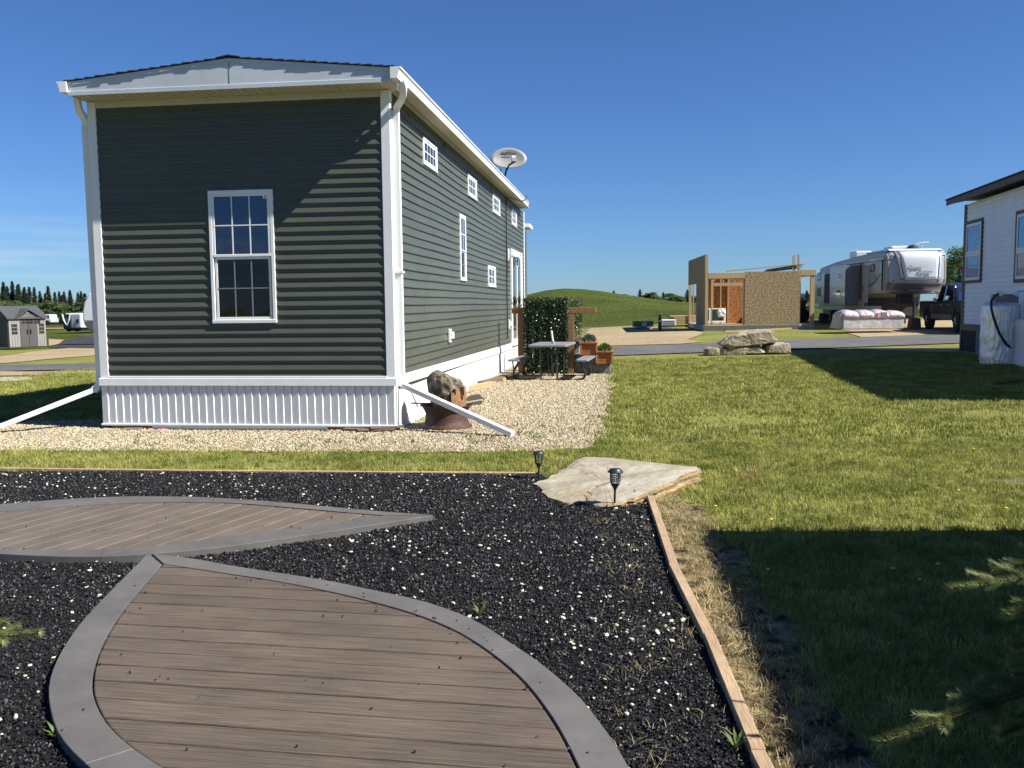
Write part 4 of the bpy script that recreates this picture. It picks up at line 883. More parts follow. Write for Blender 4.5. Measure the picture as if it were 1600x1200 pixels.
stp = empty('block_steps', at(905, 585, 0), SC.a, 'stack of grey concrete block steps beside the green screen', 'steps')
S2 = Frame((*at(905, 586, 0)[:2], 0), -7)
xs2 = lambda px, py, y: S2.ony(px, py, y)
m_blk = mat('grey_block', (.17, .16, .14), .95, .35, 10, bump=.7, bscale=30, bdist=.02, big=.2, bigscale=3)
def step_block(px0, px1, pyt, y0, y1, z0=0):
    a, zt_ = xs2(px0, pyt, y0); b, _ = xs2(px1, pyt, y0); box('concrete_block', m_blk, stp, a, b, y0, y1, z0, zt_, .012); return a, b, zt_
A2 = step_block(926, 955, 569, .0, .55); A1 = step_block(897, 931, 555, .02, .6); A0 = step_block(885, 905, 533, .62, 1.2)
step_block(900, 932, 556, .61, 1.6)
def planter(c, w_, h_, mplant, label, seed):
    r = random.Random(seed); P_ = empty('planter', c, SC.a, label, 'planter')
    nB = 4
    for i in range(nB):
        z0 = i * h_ / nB; f = .90 + .06 * i / nB
        for (x0, x1, y0, y1) in ((-w_ / 2 * f, w_ / 2 * f, -w_ / 2 * f, -w_ / 2 * f + .02), (-w_ / 2 * f, w_ / 2 * f, w_ / 2 * f - .02, w_ / 2 * f), (-w_ / 2 * f, -w_ / 2 * f + .02, -w_ / 2 * f + .02, w_ / 2 * f - .02), (w_ / 2 * f - .02, w_ / 2 * f, -w_ / 2 * f + .02, w_ / 2 * f - .02)):
            MB().box(x0, x1, y0, y1, z0 + .001, z0 + h_ / nB - .003).build('slat', m_cedar, P_, .002)
    for sx_ in (-1, 1): MB().box(sx_ * w_ * .47 - .02, sx_ * w_ * .47 + .02, -w_ / 2 - .012, -w_ / 2 * .9 - .001, .0, h_ - .03).build('corner_strip', m_cedar, P_, .003)
    MB().box(-w_ / 2 - .02, w_ / 2 + .02, -w_ / 2 - .02, -w_ / 2 + .03, h_ - .03, h_).box(-w_ / 2 - .02, w_ / 2 + .02, w_ / 2 - .03, w_ / 2 + .02, h_ - .03, h_).box(-w_ / 2 - .02, -w_ / 2 + .03, -w_ / 2 + .03, w_ / 2 - .03, h_ - .03, h_).box(w_ / 2 - .03, w_ / 2 + .02, -w_ / 2 + .03, w_ / 2 - .03, h_ - .03, h_).build('top_rim', m_cedar, P_, .004)
    MB().box(-w_ / 2 + .03, w_ / 2 - .03, -w_ / 2 + .03, w_ / 2 - .03, .02, h_ - .04).build('soil', m_mulch, P_)
    pl_ = empty('potted_plant', Vector(c) + Vector((0, 0, h_ - .04)), 0, ('blue green' if seed == 1 else 'bright green') + ' bushy plant growing in the ' + ('higher' if seed == 1 else 'lower') + ' cedar planter', 'plant')
    mb = MB()
    for i in range(700):
        t = r.uniform(0, 6.28); ph = r.uniform(0, 1.3); R_ = w_ * .52 * r.uniform(.5, 1.0); x, y, z = R_ * math.sin(ph) * math.cos(t), R_ * math.sin(ph) * math.sin(t), R_ * math.cos(ph) * .95 + .02
        L_ = r.uniform(.03, .055); mb.M = Matrix.Translation((x, y, z)) @ Vector((x + .01, y, z * .9 + .02)).to_track_quat('X', 'Z').to_matrix().to_4x4() @ Matrix.Rotation(r.uniform(-.8, .8), 4, 'Y') @ Matrix.Rotation(r.uniform(0, 3), 4, 'X')
        mb.add([(-.01, 0, 0), (L_ * .4, -.009, .002), (L_, 0, 0), (L_ * .4, .009, .002)], [(0, 1, 2, 3)])
    o = mb.build('foliage', mplant, pl_, recalc=False); tag(o, kind='stuff')
    MB().tube([(0, 0, -.02), (0, 0, .1)], .01, 5).build('stem', m_plant, pl_)
cx = (xs2(908, 553, .3)[0] + xs2(933, 553, .3)[0]) / 2; pc = S2.world(cx, .22, A1[2] + .002); planter(pc, .36, .28, m_sage, 'orange brown cedar planter on the upper block step', 1)
cx = (xs2(933, 568, .2)[0] + xs2(957, 568, .2)[0]) / 2; pc = S2.world(cx, .20, A2[2] + .002); planter(pc, .34, .28, m_plant, 'orange brown cedar planter on the lowest block step by the lawn', 2)

# ------------------------------------------------------------------ flat stone and solar lights
slabtop = [(834,755),(848,750),(860,746),(871,738),(882,731),(900,718.5),(912,714),(952,715),(1015,721.5),(1065,727.5),(1090,729),(1091,733),(1077,739),(1040,757),(1015,768),(990,778),(962,786),(945,788),(925,787.5),(912,783),(892,786),(865,780),(852,771),(842,763)]
zt_ = .10
pts = []
for i, (a, b) in enumerate(slabtop):
    zz = .045 + .105 * max(0, min(1, (a - 900) / 190)) ** 1.5 + (.03 if b < 722 and a > 895 else 0)
    P_ = at(a, b, zz); pts.append(P_)
cen = sum(pts, Vector()) / len(pts)
slab = empty('flagstone', (cen.x, cen.y, 0), 0, 'large flat beige flagstone lying at the corner of the mulch bed', 'stone')
def fine(l, n=3): return [l[i].lerp(l[(i + 1) % len(l)], q / n) for i in range(len(l)) for q in range(n)]
fp = fine(pts, 3); rel = [p - Vector((cen.x, cen.y, 0)) for p in fp]; rr = random.Random(4)
top_o = [p + Vector((rr.uniform(-.02, .02), rr.uniform(-.02, .02), 0)) for p in rel]
top_i = [p * .93 for p in top_o];
for i, p in enumerate(top_i): p.z = top_o[i].z + .006
rings = [[tuple(p) for p in top_o]]
bm = bmesh.new(); ring_i = []
nR = 7; allr = []
cz = .075
for k in range(nR + 1):
    f = 1 - k / (nR + .6); ring = []
    for p in top_o:
        zz = p.z * f + cz * (1 - f) + (.012 * mnoise.noise(Vector((p.x * f * 3, p.y * f * 6, 2))) + .006 * mnoise.noise(Vector((p.x * f * 9, p.y * f * 14, 5)))) * (k > 0) + (.006 if k else 0)
        ring.append(bm.verts.new((p.x * f, p.y * f, zz)))
    allr.append(ring)
n = len(top_o)
for k in range(nR):
    for i in range(n): j = (i + 1) % n; bm.faces.new((allr[k][i], allr[k][j], allr[k + 1][j], allr[k + 1][i]))
bm.faces.new(allr[-1])
me = bpy.data.meshes.new('stone_top'); bmesh.ops.recalc_face_normals(bm, faces=bm.faces); bm.to_mesh(me); bm.free(); me.materials.append(m_rock); o = bpy.data.objects.new('stone_top', me); COL.objects.link(o); o.parent = slab
r2_, r3_ = [], []
for i, p in enumerate(top_o):
    j = rr.uniform(-.012, .012); r2_.append((p.x * (1 + j), p.y * (1 + j), p.z * .55)); r3_.append((p.x * (1.01 + j), p.y * (1.01 + j), -.02))
lay = [[tuple(p) for p in top_o]]
for q_ in range(1, 6):
    lay.append([(p.x * (1 + .012 * mnoise.noise(Vector((p.x * 9, p.y * 9, q_ * 3.1))) + (.012 if q_ % 2 else -.006)), p.y * (1 + .012 * mnoise.noise(Vector((p.x * 9, p.y * 9, q_ * 3.1))) + (.012 if q_ % 2 else -.006)), p.z * (1 - q_ / 5) - .02 * q_ / 5) for p in top_o])
MB().loft(lay, cap=False).build('stone_side', m_rockside, slab)
mb = MB()
for (a, b, c_, d) in ((960, 752, 1000, 742), (984, 757, 992, 768), (918, 768, 925, 774), (1000, 738, 1030, 726), (930, 760, 965, 748)):
    p, q = at(a, b, .093), at(c_, d, .095)
    zlift = .0
    mb.tube([p - Vector((cen.x, cen.y, 0)), (p + q) / 2 - Vector((cen.x, cen.y, 0)) + Vector((.01, .01, -.003)), q - Vector((cen.x, cen.y, 0))], .004, 4)
mb.build('cracks', m_lumberd, slab)
def solar(c, label, rot):
    s_ = empty('solar_light', c, rot, label, 'solar light', 'black solar path lights at the flat stone')
    MB().tube([(0, 0, -.02), (0, 0, .12), (0, 0, .15)], [.008, .008, .016], 8).build('stake', m_blackpl, s_)
    MB().lathe([(.012, .135), (.024, .155), (.030, .165), (.026, .165), (.01, .15)], 14).build('lamp_cup', m_blackpl, s_)
    MB().lathe([(.027, .166), (.033, .20), (.035, .245)], 14, cap=False).build('lamp_lens', m_glass, s_)
    for k in range(8): a = k * PI / 4; MB().tube([(.029 * math.cos(a), .029 * math.sin(a), .164), (.036 * math.cos(a), .036 * math.sin(a), .20), (.038 * math.cos(a), .038 * math.sin(a), .246)], .0022, 4).build('cage_wire', m_blackpl, s_)
    for z in (.19, .218): MB().tube([(.0365 * math.cos(t), .0365 * math.sin(t), z) for t in [2 * PI * k / 16 for k in range(17)]], .0018, 4).build('cage_ring', m_blackpl, s_)
    MB().lathe([(.03, .243), (.052, .246), (.054, .252), (.044, .262), (.036, .272), (.012, .276), (.001, .276)], 22).build('lamp_cap', m_blackpl, s_, smooth=False)
    return s_
s1 = solar(at(842, 753, .0), 'black caged solar light at the left tip of the flat stone', 0)
s2 = copy_tree(s1); s2.location = at(960, 794, .025); s2.rotation_euler = (0, math.radians(2), .4); s2.scale = (1.1, 1.1, 1.1); s2['label'] = 'nearer black caged solar light in front of the flat stone'

# ------------------------------------------------------------------ boulders on the lawn edge
def boulder(label, poly_px, Y, depth, m, seed, zoff=0):
    pts = [atY(a, b, Y) for a, b in poly_px]; cx = sum(p.x for p in pts) / len(pts); zb_ = min(p.z for p in pts)
    g = gz(cx, Y)
    n = len(pts) * 3; f0 = fine([Vector((p.x - cx, 0, p.z)) for p in pts], 3); cz_ = sum(p.z for p in f0) / n; rings = []
    for k, (y, s_) in enumerate(((0, .80), (.06 * depth, .97), (.4 * depth, 1.03), (.8 * depth, .98), (depth, .75))):
        rings.append([(p.x * s_, y, cz_ + (p.z - cz_) * s_) for p in f0])
    o = MB().loft(rings).build('boulder', m, None); o.location = (cx, Y, 0)
    sb = o.modifiers.new('sub', 'SUBSURF'); sb.subdivision_type = 'SIMPLE'; sb.levels = 2; sb.render_levels = 2
    t_ = bpy.data.textures.new('rock', 'CLOUDS'); t_.noise_scale = .35; dm = o.modifiers.new('disp', 'DISPLACE'); dm.texture = t_; dm.strength = .10; dm.mid_level = .5; dm.texture_coords = 'LOCAL'
    return tag(o, label, 'boulder')
BY = 25.3
boulder('large tilted slab boulder lying on top of the rock pile', [(1128,539),(1146,525),(1170,519),(1198,515),(1209,518),(1218,532),(1214,536),(1168,542),(1140,544)], BY, 1.0, m_boulder, 1)
boulder('small rounded boulder at the left bottom of the rock pile', [(1105,555),(1106,546),(1113,543),(1124,545),(1126,556)], BY, .6, m_boulder, 2)
boulder('low middle boulder under the large tilted slab', [(1124,556),(1125,545),(1150,543),(1190,540),(1198,551),(1160,555)], BY + .05, .8, m_boulder, 3)
boulder('rectangular boulder at the right bottom of the rock pile', [(1196,552),(1199,539),(1233,536),(1237,541),(1238,552)], BY + .05, .7, m_boulder, 4)

# ------------------------------------------------------------------ half built cabin of strand board
OG = gz(11, 40.5); ob0 = atY(1101, 516, 40.3); OB = Frame((ob0.x, 40.3, 0), -4); o_ = Vector((ob0.x, 40.3, ob0.z - .02))
cab = empty('unfinished_cabin', o_, OB.a, 'half built cabin of bare strand board on a grey slab', 'cabin')
S = 40.3 / 1400
def lx(px): return (px - 1101) * S
def lz(py): return (516.5 - py) * S
bx = lambda nm, m, x0, x1, y0, y1, z0, z1, b=0: box(nm, m, cab, x0, x1, y0, y1, z0, z1, b)
ZF = lz(508); DP = 5.6
bx('slab', m_conc, -.05, lx(1268), 0, DP + .2, -.4, ZF, .01)
m_slabd = mat('dark_foundation', (.13, .125, .11), .95, .25, 8, bump=.4); bx('foundation_face', m_slabd, -.04, lx(1246), -.02, -.001, -.4, ZF - .02)
xw0, xw1 = lx(1162), lx(1246)
zw = lz(426)
np_ = 4
for i in range(3):
    a = xw0 + (xw1 - xw0) * i / 3; b = xw0 + (xw1 - xw0) * (i + 1) / 3; bx('strand_panel', m_osb, a + .002, b - .002, .0, .012, ZF + .002, zw)
bx('framed_wall', m_osbd, xw0, xw1 , .10, .11, ZF, zw - .02)
bx('side_panel', m_osb, xw1 - .015, xw1, .014, 3.4, ZF, zw)
bx('beam', m_lumber, .14, xw0 - .001, .0, .10, lz(436), lz(427), .005)
bx('beam', m_lumber, xw1 + .001, lx(1270), .0, .10, lz(433), lz(424), .005); bx('beam', m_lumber, lx(1270) - .1, lx(1270), .101, DP, lz(433), lz(424) - .01)
bx('post', m_lumber, lx(1262), lx(1268), .02, .16, ZF, lz(433) - .002, .004); bx('post', m_lumber, xw1 + .002, xw1 + .10, .3, .42, ZF, lz(433) - .002)
for px in (1104, 1110.5, 1159): bx('stud', m_lumber, lx(px), lx(px) + .06, .02, .11, ZF, lz(437))
bx('header', m_lumber, lx(1112.5), lx(1159), .02, .11, lz(447.5), lz(442.5)); bx('top_plate', m_lumber, lx(1106), xw0, .015, .115, lz(437), lz(436) - .002)
for px in (1128.5, 1146): bx('cripple_stud', m_lumber, lx(px), lx(px) + .045, .02, .11, lz(442.4), lz(437.1))
bx('sole_plate', m_lumber, lx(1103), xw0, .02, .11, ZF + .001, ZF + .06)
# inner partition seen through the opening
yb_ = 2.6
bx('inner_wall', m_osbd, .14, xw1, yb_ + .1, yb_ + .112, lz(484), zw - .05); bx('inner_wall', m_osbd, lx(1149), xw1, yb_ + .1, yb_ + .112, ZF, lz(484))
for px in (1108, 1114, 1126, 1139, 1151): bx('stud', m_lumber, lx(px) , lx(px) + .05, yb_, yb_ + .09, ZF, zw - .06)
ow = bx('window', m_white, lx(1112), lx(1148), yb_ - .05, yb_ - .01, lz(505), lz(503)); MB().box(lx(1112), lx(1148), yb_ - .05, yb_ - .01, lz(484), lz(482)).box(lx(1145), lx(1148), yb_ - .05, yb_ - .01, lz(503), lz(484)).box(lx(1121), lx(1124), yb_ - .05, yb_ - .01, lz(503), lz(484)).box(lx(1112), lx(1113), yb_ - .05, yb_ - .01, lz(503), lz(484)).build('window_frame', m_white, ow)
box('pane', m_glassw, ow, lx(1113), lx(1145), yb_ - .03, yb_ - .025, lz(503), lz(484))
mb = MB(); bagc = (lx(1140), yb_ - .3, lz(489))
for i in range(7): mb.ball((bagc[0] + random.uniform(-.12, .12), bagc[1], bagc[2] + random.uniform(-.14, .16)), (.11, .06, .12), 8, 5)
o = mb.build('hanging_bag', m_white, None, smooth=True); o.location = (0, 0, 0); o.data.transform(Matrix.Translation(o_) @ Matrix.Rotation(OB.a, 4, 'Z')); tag(o, 'white plastic bag hanging in the opening of the unfinished cabin', 'bag')
# tall parapet wall on the left
bx('parapet_panel', m_osb, -.0, .012, .012, 2.9, ZF, lz(442)); bx('parapet_panel', m_osb, .0, .012, .012, DP + .3, lz(442) + .002, lz(400))
bx('parapet_panel', m_osb, .125, .135, .02, DP + .3, lz(427), lz(401)); bx('parapet_end', m_lumber, .0, .135, .0, .0115, lz(427), lz(400) - .0, 0); bx('corner_post', m_lumber, .012, .125, .0, .012, ZF, lz(427) - .002)
bx('parapet_top', m_lumber, .0, .14, .0, DP + .3, lz(400) + .001, lz(400) + .04)
bx('post', m_lumber, .0, .13, DP, DP + .13, ZF, lz(442)); bx('post', m_lumber, .04, .10, 4.4, 4.48, ZF, lz(442))
bx('floor', m_lumber, .14, xw1, .12, 3.4, ZF + .001, ZF + .02)
for i in range(4):
    z0 = zw + .005 + i * .045; o = MB().box(-.75, .75, 0, .9, 0, .04).build('roof_board_stack' if 0 else 'stacked_sheet', m_osb, None)
    P_ = o_ + OB.ex * (lx(1224) + i * .05) + OB.ey * .35 + Vector((0, 0, z0 + .06)); o.location = P_; o.rotation_euler = (0, -.10 - i * .015, OB.a); tag(o, ['lowest', 'second', 'third', 'topmost'][i] + ' strand board sheet stacked on the unfinished cabin roof', 'board')
o = MB().box(0, 3.1, 0, .09, 0, .04).build('roof_plank', m_lumber, None); o.location = o_ + OB.ex * lx(1135) + OB.ey * .25 + Vector((0, 0, zw + .02)); o.rotation_euler = (0, -.085, OB.a); tag(o, 'long plank rising across the roof edge of the unfinished cabin', 'plank')
for i, px in enumerate((1237, 1240, 1244.5, 1247)):
    o = MB().box(-.02, .02, -.02, .02, 0, lz(400 if i else 402) - zw).build('upright_stick', m_lumber, None, 0); o.location = o_ + OB.ex * lx(px) + OB.ey * (.3 + .1 * (i % 2)) + Vector((0, 0, zw)); o.rotation_euler = (0, 0, OB.a)
    tag(o, ['leftmost', 'second from the left', 'third from the left', 'rightmost'][i] + ' of the four thin sticks upright on the cabin roof', 'stick', 'upright sticks on the cabin roof')
a, b = att(1132, 521.5), att(1236, 517.5); o = MB().tube([a + Vector((0, 0, .1)), b + Vector((0, 0, .12))], 0, sq=(.14, .05)).build('loose_plank', m_lumber, None); tag(o, 'long pale plank lying on the grass in front of the unfinished cabin', 'plank')
# bundles and pedestal on the gravel to the left of it
def bundle(name, label, cat, x0px, x1px, ytop, ybot, Y, d, m, n=1, m2=None):
    a, b = atY(x0px, ybot, Y), atY(x1px, ybot, Y); h = atY(x0px, ytop, Y).z - a.z; E_ = empty(name, (a.x, Y, a.z), math.radians(-4), label, cat)
    for i in range(n): MB().box((.15 * (i % 2)) if n > 1 else 0, b.x - a.x + (.12 * ((i + 1) % 2) if n > 1 else 0), 0, d, h * i / n + .004, h * (i + 1) / n - .004).build('lumber_layer' if n > 1 else 'wrapped_body', m, E_, .01)
    return E_, b.x - a.x, h
E_, w_, h_ = bundle('green_bundle', 'green wrapped lumber bundle with white print lying on the far gravel', 'bundle', 990, 1021, 503, 511, 45, 1.2, m_green)
for k in range(4): MB().box(w_ * .42 + k * .06, w_ * .42 + k * .06 + .03, -.012, -.004, .02, h_ - .02).build('print_stripe', m_white, E_)
MB().box(0, w_, 0, 1.2, h_, h_ + .03).build('pale_top', m_lumber, E_)
E_, w_, h_ = bundle('white_bundle', 'white wrapped bundle with grey print behind the dark pedestal', 'bundle', 1034, 1056, 499.5, 509, 44, 1.0, m_white)
for k in range(3): MB().box(.05, w_ - .05, -.012, -.004, h_ * (.15 + .28 * k), h_ * (.25 + .28 * k)).build('print_stripe', m_rvm, E_)
bundle('lumber_stack', 'stack of yellow new lumber beside the unfinished cabin', 'lumber', 1048, 1096, 493.5, 506.5, 46, 1.5, m_lumber, 5)
pp = att(1031, 517); pd_ = empty('utility_pedestal', pp, 0, 'black utility pedestal post standing on the gravel left of the cabin', 'post')
MB().box(-.075, .075, -.06, .06, -.05, .60).build('pedestal_body', m_black, pd_, .02); MB().lathe([(.05, .60), (.05, .66), (.065, .67), (.06, .72), (.02, .77)], 12).build('pedestal_cap', m_black, pd_)
MB().box(-.04, .03, -.065, -.061, .42, .5).build('sticker', m_white, pd_)

# ------------------------------------------------------------------ fifth wheel trailer
RG = .40; fo = atY(1384, 480, 38.0); RVF = Frame((fo.x, 38.0, 0), -4.2)
rv = empty('fifth_wheel_trailer', Vector((fo.x, 38.0, RG)), RVF.a, 'large silver and brown fifth wheel camper with slide outs behind the wrapped pallet', 'camper')
WV = 2.45
zr = lambda z: z - RG
prof = [(.30, zr(1.86)), (.10, zr(2.05)), (.0, zr(2.45)), (.02, zr(3.2)), (.10, zr(3.5)), (.35, zr(3.66)), (3.0, zr(3.68)), (7.5, zr(3.55)), (10.4, zr(3.36)), (10.6, zr(3.1)), (10.6, .75), (2.9, .75), (2.75, zr(1.86))]
MB().ext(prof, 0.0, WV, 'x').build('body', m_rvg, rv, .06, seg=3)
# front cap: rounded across the width
def cap(name, m, z0, z1, x0, x1, out, topin=0, parent=rv, n=10, x0t=None, x1t=None):
    rows = []
    def yprof(z):
        for (ya, za), (yb2, zb2) in zip(prof[1:5], prof[2:6]):
            if za <= z <= zb2: return ya + (yb2 - ya) * (z - za) / (zb2 - za)
        return .3 if z < prof[1][1] else prof[5][0]
    for k in range(9):
        f = k / 8; z = z0 + (z1 - z0) * f; a = x0 + ((x0t if x0t is not None else x0) - x0) * f; b = x1 + ((x1t if x1t is not None else x1) - x1) * f; row = []
        for i in range(n + 1):
            x = a + (b - a) * i / n; u = 2 * x / WV - 1; row.append((x, yprof(z) - out + .16 * abs(u) ** 3 - .0, z))
        rows.append(row)
    mb = MB(); vs = [p for r_ in rows for p in r_]; fs = [(k * (n + 1) + i, k * (n + 1) + i + 1, (k + 1) * (n + 1) + i + 1, (k + 1) * (n + 1) + i) for k in range(8) for i in range(n)]
    o = mb.add(vs, fs).build(name, m, parent, smooth=True); sd_ = o.modifiers.new('thick', 'SOLIDIFY'); sd_.thickness = .10; sd_.offset = 0; return o
cap('front_cap', m_rvs, zr(2.30), zr(3.64), .02, WV - .02, .07)
cap('front_cap_centre', m_rvw, zr(2.44), zr(3.60), .72, 2.06, .14, x0t=.46, x1t=2.10)
cap('front_cap_trim', m_rvm, zr(2.38), zr(3.60), .58, .70, .13, x0t=.34, x1t=.44)
cap('front_cap_edge', m_rvw, zr(2.40), zr(3.58), 2.06, 2.14, .16, x0t=2.11, x1t=2.19)
cap('front_cap_lower', m_rvd, zr(1.84), zr(2.32), .03, WV - .03, .10); cap('front_cap_lip', m_rvm, zr(2.28), zr(2.40), .2, WV - .2, .14)
MB().ext([(.15, zr(3.66)), (.35, zr(3.76)), (3.2, zr(3.76)), (3.2, zr(3.69)), (.3, zr(3.665))], .12, WV - .1, 'x').build('roof_front', m_rvw, rv, .03)
for x in (.16, WV - .22): MB().box(x, x + .13, -.02, .01, zr(3.42), zr(3.46)).build('marker_light', m_black, rv)
text('lettering', 'Open', .26, m_letterg, rv, (1.02, -.20, zr(2.93)), (PI / 2 + .0, 0, 0), .004, shear=.4); text('lettering', 'Range', .24, m_letterg, rv, (1.48, -.215, zr(2.76)), (PI / 2, 0, 0), .004, shear=.4)
bb = MB().box(.9, 1.25, -.06, .0, zr(2.00), zr(2.025)).build('cap_badge', m_rvs, rv)
# left side details (face x=0)
sdm = lambda nm, m, y0, y1, z0, z1, t=.02, b=0, par=rv: box(nm, m, par, -t, -.001, y0, y1, zr(z0), zr(z1), b)
sdm('lower_side', m_rvs, .55, 10.5, 1.15, 1.35, .012); 
sdm('compartment_door', m_rvg, 3.0, 3.9, 1.25, 1.72, .03, .01); sdm('compartment_door', m_rvs, 2.82, 2.96, 1.2, 1.75, .03)
wv = sdm('window', m_black, 1.55, 2.05, 2.86, 3.2, .03, .02); wv2 = sdm('window', m_black, .5, .72, 2.7, 3.28, .03, .02); box('pane', m_glassw, wv2, -.034, -.031, .53, .69, zr(2.73), zr(3.25)); box('pane', m_glassd, wv, -.034, -.031, 1.58, 2.02, zr(2.89), zr(3.17))
MB().tube([(-.09, .25, zr(3.36)), (-.09, 5.6, zr(3.36))], .055, 8).build('awning_roll', m_rvw, rv)
for y in (.35, 3.3): MB().box(-.08, -.03, y, y + .07, zr(2.0 if y < 1 else 1.6), zr(3.36)).build('awning_arm', m_black, rv, .01)
sdm('entry_door', m_rvs, 2.35, 3.1, 1.5, 3.1, .025, .02); sdm('door_handle', m_black, 2.98, 3.04, 2.0, 2.25, .045)
def swoosh(y0, z0, y1, z1, sag, wd, m):
    pts = [Vector((0, y0 + (y1 - y0) * t, zr(z0 + (z1 - z0) * t - sag * 4 * t * (1 - t)))) for t in [i / 14 for i in range(15)]]
    mb = MB(); vs = []; 
    for i, p in enumerate(pts): h = wd * math.sin(PI * (i + .3) / 14.6) + .004; vs += [(-.006, p.y, p.z - h), (-.006, p.y, p.z + h)]
    mb.add(vs, [(2 * i, 2 * i + 2, 2 * i + 3, 2 * i + 1) for i in range(14)]); mb.build('swoosh_stripe', m, rv)
swoosh(.35, 3.0, 3.2, 2.3, .33, .035, m_letter); swoosh(.3, 2.7, 3.2, 2.1, .30, .03, m_rvm); swoosh(.6, 3.3, 3.0, 3.1, -.08, .03, m_rvs)
text('lettering', 'R', .38, m_letterg, rv, (-.012, 1.45, zr(2.62)), (PI / 2, 0, -PI / 2), .003)
for i, (y0, y1, d_, z0, z1) in enumerate(((3.7, 6.2, .62, 1.42, 3.22), (7.3, 9.6, .60, 1.50, 2.96))):
    sl_ = MB().box(-d_, -.002, y0, y1, zr(z0), zr(z1)).build('slide_out', m_rvm, rv, .02)
    MB().box(-d_ - .02, -d_ - .001, y0 - .03, y1, zr(z0) - .03, zr(z1) + .03).build('slide_face', m_rvs, sl_, .01)
    for j in range(2):
        MB().box(-d_ - .03, -d_ - .021, y0 + .6, y0 + 1.3, zr(z0 + .35 + j * .8), zr(z0 + .75 + j * .8)).build('slide_window', m_black if i else m_rvw, sl_, .01)
        MB().box(-d_ - .034, -d_ - .031, y0 + .65, y0 + 1.25, zr(z0 + .4 + j * .8), zr(z0 + .7 + j * .8)).build('pane', m_glassw, sl_)
sr_ = MB().box(WV + .002, WV + .52, 2.6, 5.0, zr(1.9), zr(3.15)).build('slide_out', m_rvw, rv, .02); MB().box(WV + .08, WV + .27, 2.56, 2.598, zr(2.6), zr(3.0)).build('slide_window', m_black, sr_, .01)
for (y, m, h) in ((1.2, m_rvw, .24), (6.2, m_rvw, .32)): MB().box(.55, 1.35, y, y + 1.0, zr(3.7), zr(3.7) + h).build('air_conditioner', m, rv, .08, seg=2)
MB().lathe([(.27, 0), (.26, .10), (.15, .2), (.02, .24)], 14, (1.35, .9, zr(3.72))).build('roof_vent', m_black, rv)
MB().tube([(1.7, .8, zr(3.74)), (1.7, .8, zr(3.98))], .02, 6).build('antenna_mast', m_rvw, rv); MB().tube([(1.45, .8, zr(3.94)), (1.6, .8, zr(4.02)), (2.0, .8, zr(4.05))], .03, 6).build('antenna', m_rvw, rv)
MB().box(.9, 1.5, 1.0, 1.5, zr(1.45), zr(1.86)).build('pin_box', m_black, rv, .03)
MB().box(.1, WV - .1, 2.78, 2.84, .5, zr(1.84)).build('front_bulkhead', m_rvd, rv)
for x in (.25, WV - .35): MB().tube([(x, 2.6, -.0), (x, 2.6, 1.1)], .06, 6).build('landing_leg', m_black, rv)
MB().box(.2, WV - .2, 3.0, 10.5, .35, .75).build('chassis', m_black, rv)
for y in (7.2, 8.1):
    for x in (.0, WV - .25): wl_ = MB().lathe([(.02, 0), (.38, .0), (.4, .04), (.4, .2), (.36, .24), (.02, .24)], 20, (x, y, .38), axis='x').build('wheel', m_tire, rv)

# ------------------------------------------------------------------ pickup truck
tr_r = att(1448, 514.5); TG = gz(17, 36)
TA = math.radians(-10)                                      # local +y is the tail
trk = empty('pickup_truck', (tr_r.x, tr_r.y, tr_r.z), TA, 'dark blue crew cab pickup truck facing the camera beside the white house', 'pickup truck')
# local y: rear axle at 0, front axle at -3.9; near side is x=0, far side x=2.0
def arch(y, r, n=9): return [(y + r * math.cos(PI * k / n), .38 + r * math.sin(PI * k / n) * 1.05) for k in range(n + 1)]
low = [(1.15, .55), (1.2, .9), (1.18, 1.18), (-.95, 1.18), (-1.0, 1.15), (-3.0, 1.15), (-4.75, 1.10), (-4.88, .9), (-4.88, .52)] 
bot = [(-4.4, .48)] + [(y, z) for y, z in arch(-3.9, .50)[::-1]] + [(-3.35, .46), (-.55, .46)] + [(y, z) for y, z in arch(0, .50)[::-1]] + [(.6, .5)]
MB().ext(low + bot, .0, 2.0, 'x').build('body', m_truck, trk, .03, seg=2)
for x in (-.012, 2.0): MB().ext([(-.56, .47), (-3.34, .47), (-3.34, .66), (-.56, .66)], x, x + .012, 'x').build('lower_panel', m_truck2, trk)
MB().ext([(.52, .5), (1.15, .55), (1.18, .74), (.52, .70)], -.012, -.001, 'x').build('lower_panel', m_truck2, trk)
gp = [(-1.0, 1.15), (-1.08, 1.60), (-1.35, 1.86), (-2.6, 1.90), (-3.15, 1.72), (-3.65, 1.16)]
rings = []
for x, k in ((.06, 0), (.16, .35), (.22, 1), (1.78, 1), (1.84, .35), (1.94, 0)):
    rings.append([(x, y, z if k == 1 else (z if z < 1.2 else z - (.04 if k else .30) * 1.0)) for y, z in gp])
MB().loft([[(.05, y, 1.15 if z < 1.2 else 1.16) for y, z in gp]] + [[(.20, y, z) for y, z in gp], [(1.80, y, z) for y, z in gp], [(1.95, y, 1.15 if z < 1.2 else 1.16) for y, z in gp]]).build('cab', m_truck, trk, .02)
def sidew(y0, y1, y0t, y1t, z0=1.20, z1=1.78):
    f = lambda z: .05 + (.20 - .05) * (z - 1.15) / .73 - .006
    MB().add([(f(z0), y0, z0), (f(z0), y1, z0), (f(z1), y1t, z1), (f(z1), y0t, z1)], [(0, 1, 2, 3)]).build('side_window', m_glassd, trk)
    MB().add([(f(z0) + .003, y0, z0), (f(z0) + .003, y1, z0), (f(z1) + .003, y1t, z1), (f(z1) + .003, y0t, z1)], [(0, 1, 2, 3)]).build('window_backing', m_dark, trk)
sidew(-1.15, -2.05, -1.35, -2.05); sidew(-2.15, -3.35, -2.15, -2.85)
